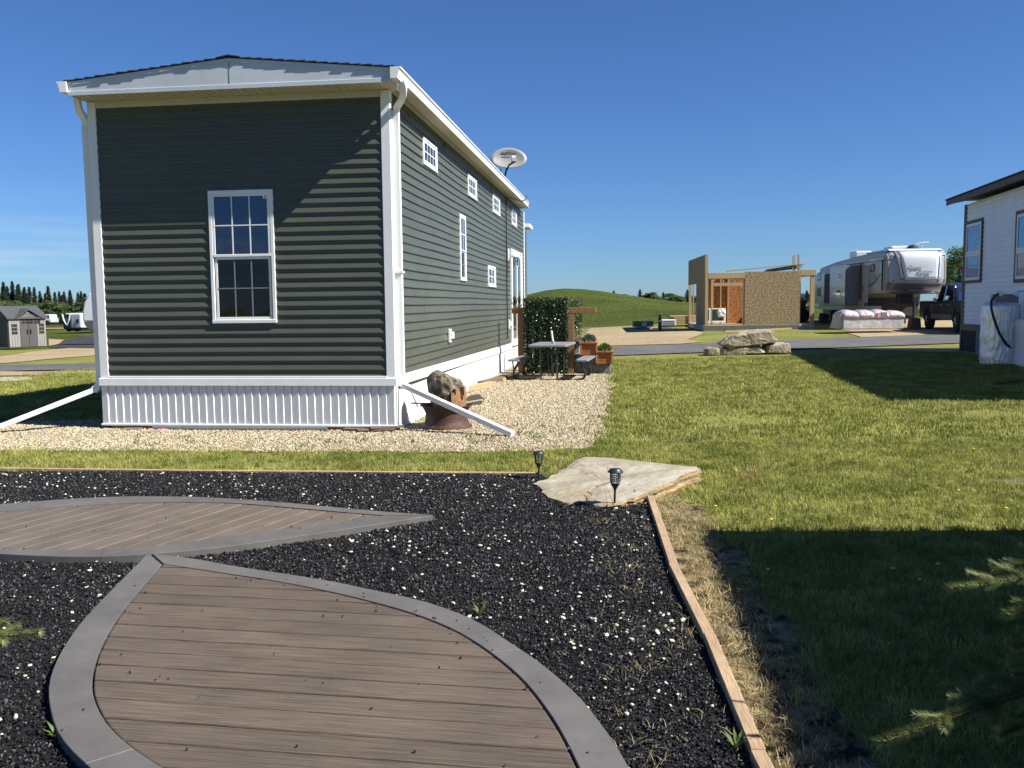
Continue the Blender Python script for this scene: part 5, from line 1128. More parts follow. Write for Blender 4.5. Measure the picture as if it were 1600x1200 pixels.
for (y, yt) in ((-2.1, -2.1), (-3.42, -2.92)): MB().tube([(.05, y, 1.18), (.17, yt, 1.80)], .022, 5).build('window_post', m_chrome, trk)
MB().add([(.18, -3.60, 1.22), (1.82, -3.60, 1.22), (1.70, -3.12, 1.75), (.30, -3.12, 1.75)], [(0, 1, 2, 3)]).build('windscreen', m_glassd, trk)
MB().box(-.16, .02, -2.98, -2.88, 1.20, 1.40).build('wing_mirror', m_chrome, trk, .03, seg=2)
for y in (-1.95, -3.0): MB().box(-.03, -.001, y, y + .17, 1.02, 1.05).build('door_handle', m_chrome, trk, .008)
for y in (-1.08, -2.12, -3.32): MB().box(-.004, .0, y, y + .012, .55, 1.14).build('door_seam', m_black, trk)
MB().lathe([(.01, 0), (.075, .0), (.08, .012)], 14, (-.012, -.62, .98), axis='x').build('fuel_cap', m_truck2, trk)
for y in (0, -3.9):
    for x in (-.02, 1.76):
        wl_ = MB().lathe([(.19, .02), (.20, .0), (.33, .0), (.385, .03), (.39, .22), (.33, .26), (.05, .26)], 28, (x, y, .385), axis='x').build('wheel', m_tire, trk)
        xr_ = x if x < 1 else x + .26; MB().lathe([(.01, .03), (.04, .015), (.06, .03), (.17, .03), (.20, .015), (.20, .05), (.01, .05)], 20, (xr_ - (.08 if x > 1 else 0), y, .385), axis='x').build('rim', m_chrome, wl_)
        for k in range(5): a = 2 * PI * k / 5; MB().tube([(xr_ + (.0 if x < 1 else 0), y + .03 * math.cos(a), .385 + .03 * math.sin(a)), (xr_, y + .18 * math.cos(a), .385 + .18 * math.sin(a))], .022, 4).build('spoke', m_chrome, wl_)
        MB().ext([(p[0], p[1]) for p in arch(y, .49)] , .06 if x < 1 else 1.7, .30 if x < 1 else 1.94, 'x').build('wheel_well', m_black, trk)
MB().box(.1, 1.9, -4.98, -4.885, .42, .68).build('front_bumper', m_chrome, trk, .03); MB().box(.45, 1.55, -4.90, -4.881, .75, 1.05).build('grille', m_chrome, trk, .02)
for x in (.08, 1.60): MB().box(x, x + .32, -4.90, -4.881, .8, 1.03).build('headlight', m_glassw, trk, .02)
MB().box(.1, 1.9, 1.19, 1.29, .48, .66).build('rear_bumper', m_chrome, trk, .03)
MB().box(.06, 1.94, -.8, 1.12, 1.182, 1.20).build('bed_rail', m_rvw, trk, .01); MB().box(.1, .5, -.9, -.4, 1.2, 1.32).build('bed_box', m_rvw, trk, .03)

# ------------------------------------------------------------------ wrapped insulation pallet and clutter by the camper
pa = atY(1317, 515, 35.5); pbw = atY(1412, 515, 35.5).x - pa.x
pal = empty('wrapped_pallet', (pa.x, 35.5, pa.z + .01), 0, 'low bundle of panels and pink insulation rolls wrapped in clear plastic', 'wrapped bundle')
o = MB().box(0, pbw, 0, 1.1, 0, .44).build('wrapped_panels', m_wrap, pal, .03); 
for i in range(4):
    x0_, x1_ = pbw * i / 4 + .01, pbw * (i + 1) / 4 + .03; rings = []
    for k in range(11):
        t = k / 10; x = x0_ + (x1_ - x0_) * t; f = .72 + .28 * (1 - abs(2 * t - 1) ** 3); hh = .34 * f * (1 - .12 * (i == 3))
        rings.append([(x, .55 - .58 * math.cos(PI * q / 10) * (.94 + .06 * f), .43 + hh * math.sin(PI * q / 10) ** .45 + .02 * mnoise.noise(Vector((x * 3, q, i)))) for q in range(11)])
    o = MB().loft(rings).build('insulation_roll', m_pink, pal, smooth=True)
MB().ext([(-.22, 0.02), (.02, .02), (.02, .70), (-.1, .55), (-.12, .35)], .1, .9, 'y').build('loose_wrap', m_wrap, pal, .02)
MB().box(pbw * .62, pbw * .72, -.03, .02, .48, .66).build('print_patch', m_rvm, pal); MB().box(pbw * .56, pbw * .61, -.03, .02, .46, .64).build('print_patch', m_pinkr, pal)
for (px, py, s, m, nm, lb, ct) in ((1428, 508, .5, m_lumberd, 'plywood_scrap', 'grey board scraps leaning beside the pickup rear wheel', 'board'), (1404, 500, .6, m_rvd, 'storage_tote', 'dark box under the front of the fifth wheel camper', 'box'), (1287, 499, .5, m_black, 'gas_grill', 'covered black barbecue behind the rear of the camper', 'barbecue')):
    g_ = att(px, py + 6); o = MB().ext([(-s / 2, 0), (s / 2, 0), (s * .42, s * .9), (-s * .35, s * 1.05)], -s / 3, s / 3, 'y').build(nm, m, None, .03); o.location = g_; tag(o, lb, ct)
# blue-black machine seen through the cabin's porch
g_ = att(1256, 505); tq = empty('parked_tractor', (g_.x, 47, gz(g_.x, 47)), 0, 'dark lawn tractor with white canopy seen through the cabin porch', 'tractor')
MB().box(-.7, .5, 0, .9, .3, 1.15).build('body', m_black, tq, .05); MB().box(-.75, .45, 0, 1.0, 1.25, 1.5).build('canopy', m_white, tq, .08); 
for x in (-.6, .35): MB().lathe([(.05, 0), (.33, 0), (.35, .05), (.35, .2), (.05, .2)], 16, (x, -.05, .35), axis='y').build('wheel', m_tire, tq)
MB().tube([(-.6, .1, 1.1), (-.6, .1, 1.3)], .03, 5).build('canopy_post', m_black, tq); MB().tube([(.3, .1, 1.1), (.3, .1, 1.3)], .03, 5).build('canopy_post', m_black, tq)

# ------------------------------------------------------------------ white house at the right
hc = att(1502, 548.5); H2 = Frame((hc.x, hc.y, 0), -10); g2 = hc.z
wh = empty('white_house', Vector((hc.x, hc.y, 0)), H2.a, 'white lap sided house with dark brown trim at the right edge, in shade', 'house')
zc = lambda px, py: H2.onx(px, py)[1]
yc = lambda px, py=480: H2.onx(px, py)[0]
LN = 13.3; WD2 = 4.3
zB = zc(1512, 506); zT = zc(1514, 319); zband = zc(1508, 516); zg = -.1
box('house_body', m_side2, wh, .004, WD2, -LN, -.004, zg, zT - .01)
P2 = .125; z = zB
SD2 = Matrix(((0, -1, 0, 0), (1, 0, 0, 0), (0, 0, 1, 0), (0, 0, 0, 1)))          # (u, out, z) on the wall facing the lawn
yw0, yw1 = yc(1510, 350), yc(1536, 400)
wtop, wbot = zc(1512, 347), zc(1512, 443)
ci_ = 0
while z < zT - .02:
    p_ = min(P2, zT - z); js = [-LN + .08, -LN + .08 + 3.0 + (ci_ * 1.3) % 3, -5.2 + (ci_ * .9) % 1.6, -.14]
    for a, b in zip(js[:-1], js[1:]): lap(SD2, a, b + .015, z, p_, wh, m_side2, wave=.35, step=1.2)
    z += P2; ci_ += 1
box('corner_trim', m_brown, wh, -.035, .0, -.15, .03, zband, zT, .004); box('corner_trim', m_brown, wh, .001, .15, .001, .03, zband, zT, .004)
nst = 11
for i in range(nst):
    z0 = zc(1512, 443) + (zT - .05 - zc(1512, 443)) * i / nst; MB().box(-.02, .18, .031, .075 - .004 * (i % 2), z0, z0 + (zT - zc(1512, 443)) / nst - .02).build('corner_shingle', m_brown, wh)
box('base_band', m_brown, wh, -.05, .0, -LN, .03, zc(1508, 516), zB - .002, .004)
MB().box(-.03, -.001, -LN, -yc(1, 1) * 0 - 1.3, zg, zc(1508, 516) - .002).build('foundation_skirt', m_side2, wh)
y0_, y1_ = yc(1504, 530), yc(1534, 530)
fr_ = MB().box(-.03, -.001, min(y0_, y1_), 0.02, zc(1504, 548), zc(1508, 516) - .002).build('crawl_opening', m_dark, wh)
MB().box(-.05, -.031, -.08, .03, zc(1504, 548), zc(1508, 516) - .002).build('crawl_frame', m_brown, fr_); MB().box(-.06, -.001, min(y0_, y1_), .04, zg, zc(1504, 548) - .002).build('crawl_sill', m_conc, fr_)
# windows: brown casing round white sash
def trimwin(ya, yb, z0, z1, split):
    t = .085; ya, yb = min(ya, yb), max(ya, yb)
    cs = MB(); cs.M = SD2; cs.box(ya, yb, .001, .05, z1 - t, z1).box(ya, yb, .001, .05, z0, z0 + t).box(ya, ya + t, .001, .05, z0 + t, z1 - t).box(yb - t, yb, .001, .05, z0 + t, z1 - t)
    wv = cs.build('window', m_brown, wh, .003)
    window(SD2, ya + t - .002, yb - t + .002, z0 + t, z1 - t, wv, 'hung', split=split, cols=1, rows=1, tw=.05, blind=False, glassm=m_glassw).name = 'window_unit'
    # flatten: the unit's own parts hang directly under the window
SD2 = Matrix(((0, -1, 0, 0), (1, 0, 0, 0), (0, 0, 1, 0), (0, 0, 0, 1)))
def winplain(ya, yb, z0, z1, split):
    t = .085; ya, yb = min(ya, yb), max(ya, yb)
    cs = MB(); cs.M = SD2; cs.box(ya, yb, .001, .05, z1 - t, z1).box(ya, yb, .001, .05, z0, z0 + t).box(ya, ya + t, .001, .05, z0 + t, z1 - t).box(yb - t, yb, .001, .05, z0 + t, z1 - t)
    wv = cs.build('window', m_brown, wh, .003)
    def p(nm, m, *bs):
        q = MB(); q.M = SD2
        for b in bs: q.box(*b)
        return q.build(nm, m, wv)
    a, b, c_, d = ya + t + .002, yb - t - .002, z0 + t + .002, z1 - t - .002
    p('window_backing', m_blind2, (a, b, .016, .018, c_, d))
    w2 = .07
    for (s0, s1) in ((c_, split - .002), (split + .002, d)):
        p('sash', m_white, (a, b, .02, .045, s1 - w2, s1), (a, b, .02, .045, s0, s0 + w2), (a, a + w2, .02, .045, s0 + w2, s1 - w2), (b - w2, b, .02, .045, s0 + w2, s1 - w2))
        p('pane', m_glass2, (a + w2, b - w2, .028, .030, s0 + w2, s1 - w2))
winplain(-.15 - .0, yc(1536, 400) - .0, wbot, wtop, zc(1524, 396))
winplain(yc(1588, 400), yc(1588, 400) - 1.3, zc(1588, 442), zc(1588, 331), zc(1592, 392))
# roof: dark eave
EO = .42
zE = H2.onx(1490, 313, -EO)[1]
MB().ext([(-EO, zE - .07), (-EO, zE + .06), (WD2 / 2, zE + .75), (WD2 + EO, zE + .06), (WD2 + EO, zE - .07), (WD2 - .05, zE + .03), (.05, zE + .03)], -LN - .3, .32, 'y').build('roof_deck', m_brown, wh)
mb = MB()
for i in range(16):
    a = i / 16; b = a + 1 / 16 + .01
    for s in (0, 1):
        X = lambda t: (-EO - .03 + (WD2 / 2 + EO + .03) * t) if s == 0 else (WD2 + EO + .03 - (WD2 / 2 + EO + .03) * t)
        Z = lambda t: zE + .065 + .69 * t
        mb.ext([(X(a), Z(a)), (X(b), Z(b) - .005), (X(b), Z(b) + .012), (X(a), Z(a) + .032)], -LN - .33 , .35 , 'y')
tag(mb.build('roof_shingles', m_shingle, wh), kind='stuff')
for i in range(44):
    y0 = -LN + i * .31; MB().box(-EO - .045, -EO + .12, y0 - .002 , y0 + .30, zE + .058, zE + .095).build('edge_shingle', m_shingle, wh)
box('fascia_board', m_brown, wh, -EO - .02, -EO - .001, -LN - .3, .32, zE - .09, zE + .055, .003)
# insulated tank
yT = H2.onx(1563, 500, -.56)[0]; _w = H2.world(-.56, yT, 0); TK = Vector((_w.x, _w.y, atY(1563, 562, _w.y).z)); tc_ = TK
tk = empty('insulated_tank', TK, 0, 'upright cylinder tank wrapped in wrinkled silver foil beside the white house', 'tank')
ds = tc_.y / 1400; r_t = 27.5 * ds; ht = (561 - 478) * ds
rings = []
for k in range(25):
    z = -.12 + (ht + .12) * k / 24; rings.append([((r_t + .010 * mnoise.noise(Vector((math.cos(t) * 3.5, math.sin(t) * 3.5, z * 1.2))) + .006 * math.sin(z * 14)) * math.cos(t), (r_t + .010 * mnoise.noise(Vector((math.cos(t) * 3.5, math.sin(t) * 3.5, z * 1.2)))) * math.sin(t), z) for t in [2 * PI * i / 48 for i in range(48)]])
for rr_, zz in ((.97, 1.03), (.8, 1.07), (.3, 1.09)): rings.append([(r_t * rr_ * math.cos(t), r_t * rr_ * math.sin(t), ht * zz) for t in [2 * PI * i / 48 for i in range(48)]])
MB().loft(rings).build('foil_jacket', m_foil, tk, smooth=True)
MB().box(-r_t * .45, r_t * .95, -.05, .12, ht * 1.04, ht * 1.04 + 16 * ds).build('top_bracket', m_dish, tk, .02)
def TKp(px, py, y): P = atY(px, py, TK.y + y); return tuple(P - TK)
hp_ = [TKp(1561, 459, -.05), TKp(1556, 461, -.2), TKp(1549, 470, -r_t * .8), TKp(1549, 482, -r_t - .04), TKp(1554, 501, -r_t - .05), TKp(1562, 522, -r_t - .06), TKp(1572, 537, -r_t - .04), TKp(1584, 548, -r_t * .8), TKp(1592, 553, -r_t * .4)]
MB().tube([v for i in range(len(hp_) - 1) for v in (hp_[i], tuple((Vector(hp_[i]) + Vector(hp_[i + 1])) / 2))] + [hp_[-1]], .032 * ds / .0163, 10).build('black_hose', m_blackpl, tk, smooth=True)
MB().lathe([(.03, 0), (.06, .0), (.06, .10), (.03, .10)], 12, (hp_[0][0], -.12, hp_[0][2]), axis='y').build('valve', m_chrome, tk); P_ = TKp(1587, 460, -.1); MB().lathe([(.02, 0), (.055, .0), (.055, .12), (.02, .12)], 12, (P_[0], -.15, P_[2]), axis='y').build('valve', m_chrome, tk)
MB().tube([P_, TKp(1594, 455, -.1), TKp(1600, 455, 0)], .025, 7).build('pipe', m_chrome, tk)
yE = H2.onx(1584, 500, -.35)[0]; _w = H2.world(-.35, yE, 0); e_ = Vector((_w.x, _w.y, gz(_w.x, _w.y))); bxo = empty('meter_shed', (e_.x, e_.y, e_.z), H2.a, 'low white sided box at the right edge in front of the foil wrapped tank', 'box')
hb = (565 - 495) * e_.y / 1400; nb = 7
MB().box(-.0, .34, -1.2, .0, 0, hb).build('box_body', m_side2, bxo); MB().box(-.03, -.001, -.06, .03, 0, hb).build('corner_trim', m_white, bxo)
for i in range(nb): MB().ext([(-.02, hb * i / nb), (-.003, hb * (i + 1) / nb), (0, hb * (i + 1) / nb), (0, hb * i / nb)], -1.2, -.065, 'y').build('siding_plank', m_side2, bxo)
MB().box(-.04, .34, -1.25, .04, hb + .001, hb + .03).build('lid', m_white, bxo)

# ------------------------------------------------------------------ left: shed, campers
shp = atY(73, 541, 50.5); SH = Frame((shp.x, 50.5, 0), 50); gs = shp.z
shd = empty('garden_shed', Vector((shp.x, 50.5, gs)), SH.a, 'grey and tan resin garden shed with double arched doors', 'shed')
k_ = 50.5 / 1400; X = lambda px: (px - 73) * k_ * 1.10; Zs = lambda py: (541 - py) * k_
# front wall faces the camera, x from X(24) to 0
fx0 = X(24)
MB().box(fx0 + .02, 0, .02, 2.6, 0, Zs(497)).build('shed_body', m_shedw, shd)
MB().ext([(.02, 0), (2.6, 0), (2.6, Zs(497)), (1.3, Zs(481)), (.02, Zs(497))], fx0 - .02, fx0 + .018, 'x').build('side_wall', m_shedg, shd)  # side wall and its panels: shade put into the colour with the door grey
for i in range(8): MB().box(fx0 - .04, fx0 - .021, .06 + i * .32, .34 + i * .32, .02, Zs(497)).build('wall_panel', m_shedg, shd)
nP = 9
dx0, dx1 = X(38.5), X(61.5)
def panels(x0, x1, n, z1, m, y=-.0, nm='wall_panel', yy=None):
    for i in range(n):
        a = x0 + (x1 - x0) * i / n; b = x0 + (x1 - x0) * (i + 1) / n; MB().box(a + .006, b - .006, y - .02, y + .015, .02, z1).build(nm, m, shd, .004)
panels(fx0, dx0, 4, Zs(497), m_shedw); panels(dx1, 0, 4, Zs(497), m_shedw)
zd = Zs(497)
for (a, b, s) in ((dx0, (dx0 + dx1) / 2 - .01, 1), ((dx0 + dx1) / 2 + .01, dx1, -1)):
    cxm = (dx0 + dx1) / 2; Rr = (dx1 - dx0) / 2; pts = [(a, .02), (b, .02)] + [(x, zd - .06 + .30 * math.sqrt(max(0, 1 - ((x - cxm) / Rr) ** 2))) for x in np.linspace(b, a, 7)]
    dr = MB().ext([(float(x), float(z)) for x, z in pts], -.045, -.015, 'y').build('door', m_shedg, shd, .006)
    for i in range(3):
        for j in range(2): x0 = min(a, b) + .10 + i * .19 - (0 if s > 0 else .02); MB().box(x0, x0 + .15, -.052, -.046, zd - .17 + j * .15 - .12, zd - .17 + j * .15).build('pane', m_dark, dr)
    xh = cxm - s * .09; MB().tube([(xh, -.05, .72), (xh, -.10, .80), (xh, -.10, .92), (xh, -.05, 1.0)], .022, 5).build('handle', m_black, dr)
for cx0 in ((fx0 + dx0) / 2, dx1 / 2):
    for i in range(2):
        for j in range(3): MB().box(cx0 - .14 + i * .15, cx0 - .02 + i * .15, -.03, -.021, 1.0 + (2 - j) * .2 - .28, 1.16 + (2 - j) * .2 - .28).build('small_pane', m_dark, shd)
cxm = (dx0 + dx1) / 2; gp = [(dx0 - .12, zd - .05), (dx1 + .12, zd - .05), (dx1 + .1, zd + .05), (cxm, Zs(486)), (dx0 - .1, zd + .05)]
MB().ext([(dx0 - .10, zd - .02)] + [(cxm + (dx0 - cxm - .02) * math.cos(PI * t / 8), zd - .04 + .34 * math.sin(PI * t / 8)) for t in range(9)] + [(dx1 + .10, zd - .02), (cxm, Zs(486))], -.05, .0, 'y').build('door_gable', m_shedw, shd)
yd = 2.6; zr_ = Zs(480)
MB().ext([(-.12, zd - .04), (1.3, zr_), (yd + .1, zd - .04), (yd + .1, zd + .05), (1.3, zr_ + .09), (-.12, zd + .05)], fx0 - .12, .12, 'x').build('roof', m_shedr, shd, .01)
MB().ext([(dx0 - .25, zd - .02), (cxm, Zs(484.5)), (dx1 + .25, zd - .02), (dx1 + .25, zd + .05), (cxm, Zs(484.5) + .09), (dx0 - .25, zd + .05)], -.16, 1.3, 'y').build('porch_roof', m_shedr, shd, .01)
# big white trailer nose behind the corner of the green home
n0 = atY(129, 503, 60); kk = 60 / 1400; gN = gz(-27, 60)
tt = empty('white_trailer', (n0.x, 60, gN), math.radians(4), 'tall white fifth wheel trailer nose with black underside behind the green home corner', 'trailer')
za = atY(129, 503, 60).z - gN; ztp = atY(140, 456, 60).z - gN; zbt = atY(140, 523, 60).z - gN
MB().ext([(0.0, za), (.02, za + .7), (.15, za + 1.3), (.45, ztp - .15), (.8, ztp), (8, ztp), (8, za)], 0, 2.4, 'y').build('nose', m_rvw, tt, .12, seg=3)
MB().ext([(0.0, za - .01), (8, za - .01), (8, zbt - .3), (1.9, zbt - .3), (1.6, zbt + .15), (.8, zbt + .1), (.3, za - .5)], .03, 2.37, 'y').build('underside', m_rvd, tt, .05)
for (dz, w_) in ((.62, .35),): MB().box(.9, .9 + w_, -.012, -.001, za + dz, za + dz + .1).build('marker_decal', m_black, tt)
MB().box(.2, .4, -.012, -.001, za + 1.55, za + 1.62).build('marker_light', m_rvm, tt)
MB().tube([(1.5, .6, zbt), (1.5, .6, .05)], .06, 6).build('landing_leg', m_rvw, tt); MB().box(1.3, 1.7, .4, .8, .35, .7).build('hitch_gear', m_black, tt)
# small black and white travel trailer far off
n1 = atY(97, 518, 95); k1 = 95 / 1400; g1 = n1.z
t2 = empty('travel_trailer', (n1.x, 95, g1), math.radians(-14), 'distant small travel trailer with a black and white V shaped nose', 'travel trailer')
X1 = lambda px: (px - 97) * k1; Z1 = lambda py: (518 - py) * k1
MB().box(.05, X1(112), .3, 6, Z1(513), Z1(489.5)).build('body', m_rvw, t2, .2, seg=2); MB().box(X1(110), X1(130), .2, 6.2, Z1(513), Z1(490)).build('body_side', m_rvw, t2, .15, seg=2)
MB().box(0.02, X1(113), .12, .31, Z1(514), Z1(491)).build('nose_cap', m_black, t2, .08)
q = MB(); 
for s in (-1, 1): q.tube([(X1(105) + s * X1(104), .08, Z1(491)), (X1(105) + s * X1(102), .08, Z1(500)), (X1(105), .08, Z1(508))], .10, 5)
q.build('v_stripe', m_rvw, t2); MB().ball((X1(105), .10, Z1(500)), (.22, .05, .2)).build('badge', m_dish, t2)
MB().box(.3, X1(126), .5, 5.8, Z1(517), Z1(513)).build('chassis', m_black, t2); MB().box(X1(122), X1(126), .14, .199, Z1(505), Z1(499)).build('window', m_black, t2)
for px in (104, 118): MB().lathe([(.05, 0), (.35, 0), (.35, .2), (.05, .2)], 14, (X1(px), .4, .33), axis='y').build('wheel', m_tire, t2)
n2 = atY(73, 508, 110); t3 = empty('white_van', (n2.x, 110, n2.z), 0, 'far white van half hidden behind the garden shed', 'van')
MB().ext([(0, .3), (.6, .3), (.62, .7), (.5, .75), (.4, 1.3), (-2.5, 1.35), (-2.5, .3)], 0, 1.8, 'y').build('body', m_rvw, t3, .06); MB().box(-.2, .36, -.01, -.001, .85, 1.2).build('window', m_black, t3)
for x in (-1.9, .1): MB().lathe([(.05, 0), (.3, 0), (.3, .2), (.05, .2)], 12, (x, -.02, .3), axis='y').build('wheel', m_tire, t3)
# far white camper roofs at the foot of the tree line on the right
for i, (a, b, yt, lb) in enumerate(((1026, 1036, 473.5, 'leftmost'), (1041, 1062, 472.5, 'longest'), (1066, 1084, 473.5, 'third'), (1090, 1097, 474, 'rightmost'))):
    P_ = atY(a, yt, 190); L_ = (b - a) * 190 / 1400; f_ = empty('distant_camper', (P_.x, 190, P_.z - 3.0), 0, lb + ' of the far white camper roofs peeking over the grassy hill', 'camper', 'far campers beyond the hill')
    MB().ext([(0, 0), (L_, 0), (L_, 2.7), (L_ * .8, 3.0), (L_ * .15, 3.0), (0, 2.6)], 0, 2.5, 'y').build('body', m_rvw, f_, .1); MB().box(L_ * .2, L_ * .8, -.03, -.001, 1.4, 2.0).build('window', m_rvm, f_)
for i, (px, py0, py1, Y, wpx, lb) in enumerate(((1246, 473, 492, 62, 20, 'white pickup seen through the porch of the unfinished cabin'), (1277, 478, 498, 70, 12, 'grey trailer far behind the rear of the camper'))):
    P_ = atY(px, py1, Y); k2 = Y / 1400; f_ = empty('parked_vehicle', P_, 0, lb, 'vehicle'); h = (py1 - py0) * k2; L_ = wpx * k2
    MB().ext([(0, .3), (L_, .3), (L_, h * .62), (L_ * .75, h * .66), (L_ * .62, h), (L_ * .15, h), (0, h * .6)], 0, 1.8, 'y').build('body', m_rvw if i == 0 else m_rvm, f_, .05); MB().box(L_ * .2, L_ * .6, -.01, -.001, h * .68, h * .92).build('window', m_black, f_)
    for x in (.2, .8): MB().lathe([(.05, 0), (.32, 0), (.32, .2), (.05, .2)], 12, (L_ * x, -.02, .32), axis='y').build('wheel', m_tire, f_)

# ------------------------------------------------------------------ trees
def leafball(mb, c, r, n, s, rnd_):
    for _ in range(n):
        d = Vector((rnd_.gauss(0, 1), rnd_.gauss(0, 1), rnd_.gauss(0, 1))).normalized() * (rnd_.random() ** .35); p = Vector(c) + Vector((d.x * r[0], d.y * r[1], d.z * r[2]))
        a = Vector((rnd_.gauss(0, 1), rnd_.gauss(0, 1), rnd_.gauss(0, 1))).normalized(); b = a.orthogonal().normalized(); cc = a.cross(b); q = s * rnd_.uniform(.6, 1.3)
        n0 = len(mb.v); mb.v += [tuple(p + b * q), tuple(p - b * q * .6 + cc * q * .7), tuple(p - b * q * .6 - cc * q * .7)]; mb.f.append((n0, n0 + 1, n0 + 2))
def broadleaf(name, seed, h=9, wd=2.6, m=m_poplar, s=.26, nclump=34, nl=80):
    r = random.Random(seed); e = empty(name, (0, 0, 0)); mb = MB(); tr = MB()
    tr.tube([(0, 0, -.3), (.05, .03, h * .35), (-.05, 0, h * .7), (0, 0, h * .92)], [h * .018, h * .014, h * .008, .02], 6)
    for i in range(nclump):
        z = h * (.22 + .74 * (i + r.random()) / nclump); rad = wd * math.sin(PI * min(1, (z / h - .12) / .92)) ** .6 * r.uniform(.25, .95); a = r.uniform(0, 6.28)
        c_ = (rad * math.cos(a), rad * math.sin(a), z); leafball(mb, c_, (wd * .36, wd * .36, h * .07), nl, s, r)
        if i % 3 == 0: tr.tube([(0, 0, z * .72), c_], [h * .006, .015], 4)
    mb.build('crown', m, e, recalc=False); tr.build('trunk', m_bark, e); return e
def spruce(name, seed, h=14, wd=2.4):
    r = random.Random(seed); e = empty(name, (0, 0, 0)); mb = MB(); tr = MB().tube([(0, 0, -.3), (0, 0, h * .95)], [h * .014, .02], 6)
    nl = 44
    for i in range(nl):
        f = i / nl; z = h * (.07 + .92 * f); rad = wd * (1 - f) ** .85 * r.uniform(.8, 1.1) + .12
        for k in range(8):
            a = r.uniform(0, 6.28); 
            for j in range(9):
                t = (j + r.random()) / 9; rr_ = rad * t; zz = z - rad * .30 * t + r.uniform(-.35, .35); aa = a + r.uniform(-.25, .25)
                p = Vector((rr_ * math.cos(aa), rr_ * math.sin(aa), zz)); q = .30 * (1.15 - .5 * t) * (h / 14); d = Vector((math.cos(aa), math.sin(aa), -.35)).normalized(); sd_ = d.cross(Vector((r.uniform(-.5, .5), r.uniform(-.5, .5), 1))).normalized()
                n0 = len(mb.v); mb.v += [tuple(p - d * q * .5 + sd_ * q * .55), tuple(p - d * q * .5 - sd_ * q * .55), tuple(p + d * q * 1.1)]; mb.f.append((n0, n0 + 1, n0 + 2))
    mb.build('crown', m_spruce, e, recalc=False); tr.build('trunk', m_bark, e); return e
bl = [broadleaf('poplar_tree', 1, 10, 2.9), broadleaf('poplar_tree', 2, 9, 3.2), broadleaf('poplar_tree', 3, 8, 2.4)]
sps = [spruce('spruce_tree', 5, 14, 2.3), spruce('spruce_tree', 6, 15, 2.0), spruce('spruce_tree', 7, 12, 2.4)]
used = set()
def plant(kit, i, x, y, sc, label, cat, group, wx=1.7):
    src = kit[i % len(kit)]; e = src if id(src) not in used else copy_tree(src); used.add(id(src)); e.location = (x, y, gz(x, y)); e.scale = (sc * wx, sc * wx, sc); e.rotation_euler = (0, 0, random.uniform(0, 6.28)); tag(e, label, cat, group)
r = random.Random(11)
GL = 'poplars at the edge of the left wood'; GS = 'spruces rising at the back of the left wood'
for i in range(50):           # back row spruces, left wood
    px = -42 + i * 4.0 + r.uniform(-4, 4); Y = r.uniform(185, 200); x = (px - 800) / 1400 * Y; top = 445 + max(0, px) * .12 + r.uniform(-4, 7)
    hgt = (484 - top) * Y / 1400 + 1.55 - gz(x, Y); plant(sps, i, x, Y, hgt / 13.6, ('dark pointed spruce rising above the garden shed roof' if px < 76 else 'dark pointed spruce rising between the shed and the white trailer'), 'spruce tree', GS, wx=1.55)
for i in range(28):
    px = -45 + i * 7.4 + r.uniform(-4, 4); Y = r.uniform(158, 176); x = (px - 800) / 1400 * Y; top = 464 + r.uniform(-5, 12) + max(0, px) * .10
    hgt = (484 - top) * Y / 1400 + 1.55 - gz(x, Y); plant(bl, i, x, Y, max(.35, hgt / 9.2), ('pale green poplar in the far wood behind the garden shed' if px < 76 else 'pale green poplar in the wood behind the small travel trailer'), 'poplar tree', GL)
for i in range(44):            # beyond the hill and behind the cabin
    px = 962 + i * 9.2 + r.uniform(-4, 4); Y = r.uniform(225, 250); x = (px - 800) / 1400 * Y; base = 476 - (px - 800) * .0106
    if px < 1000: top = base - r.uniform(12, 17)
    elif px < 1032: top = base - r.uniform(8, 18)
    else: top = base - r.uniform(6, 15)
    hgt = (base - top) * Y / 1400 + 1.55 - gz(x, Y); plant(bl if i % 4 else sps, i, x, Y, max(.3, hgt / (9.2 if i % 4 else 13.6)), ('small skyline tree on the hill flank left of the unfinished cabin' if px < 1095 else 'small far tree behind the unfinished cabin' if px < 1275 else 'small far tree behind the large camper'), 'tree', 'skyline trees beyond the hill', wx=2.6)
bt = broadleaf('poplar_tree', 21, 9, 2.6, s=.15, nclump=44, nl=110)
for (px, ytop, Y, lb) in ((1497, 388, 58, 'tall leafy poplar between the camper and the white house'), (1521, 380, 60, 'leafy poplar mostly hidden behind the white house'), (1484, 408, 64, 'shorter poplar just behind the camper nose')):
    x = (px - 800) / 1400 * Y; hgt = (470 - ytop) * Y / 1400 + 1.55 - gz(x, Y); e = bt if px == 1497 else copy_tree(bt); e.location = (x, Y, gz(x, Y)); e.scale = (hgt / 9,) * 3; e.rotation_euler = (0, 0, px); tag(e, lb, 'poplar tree')

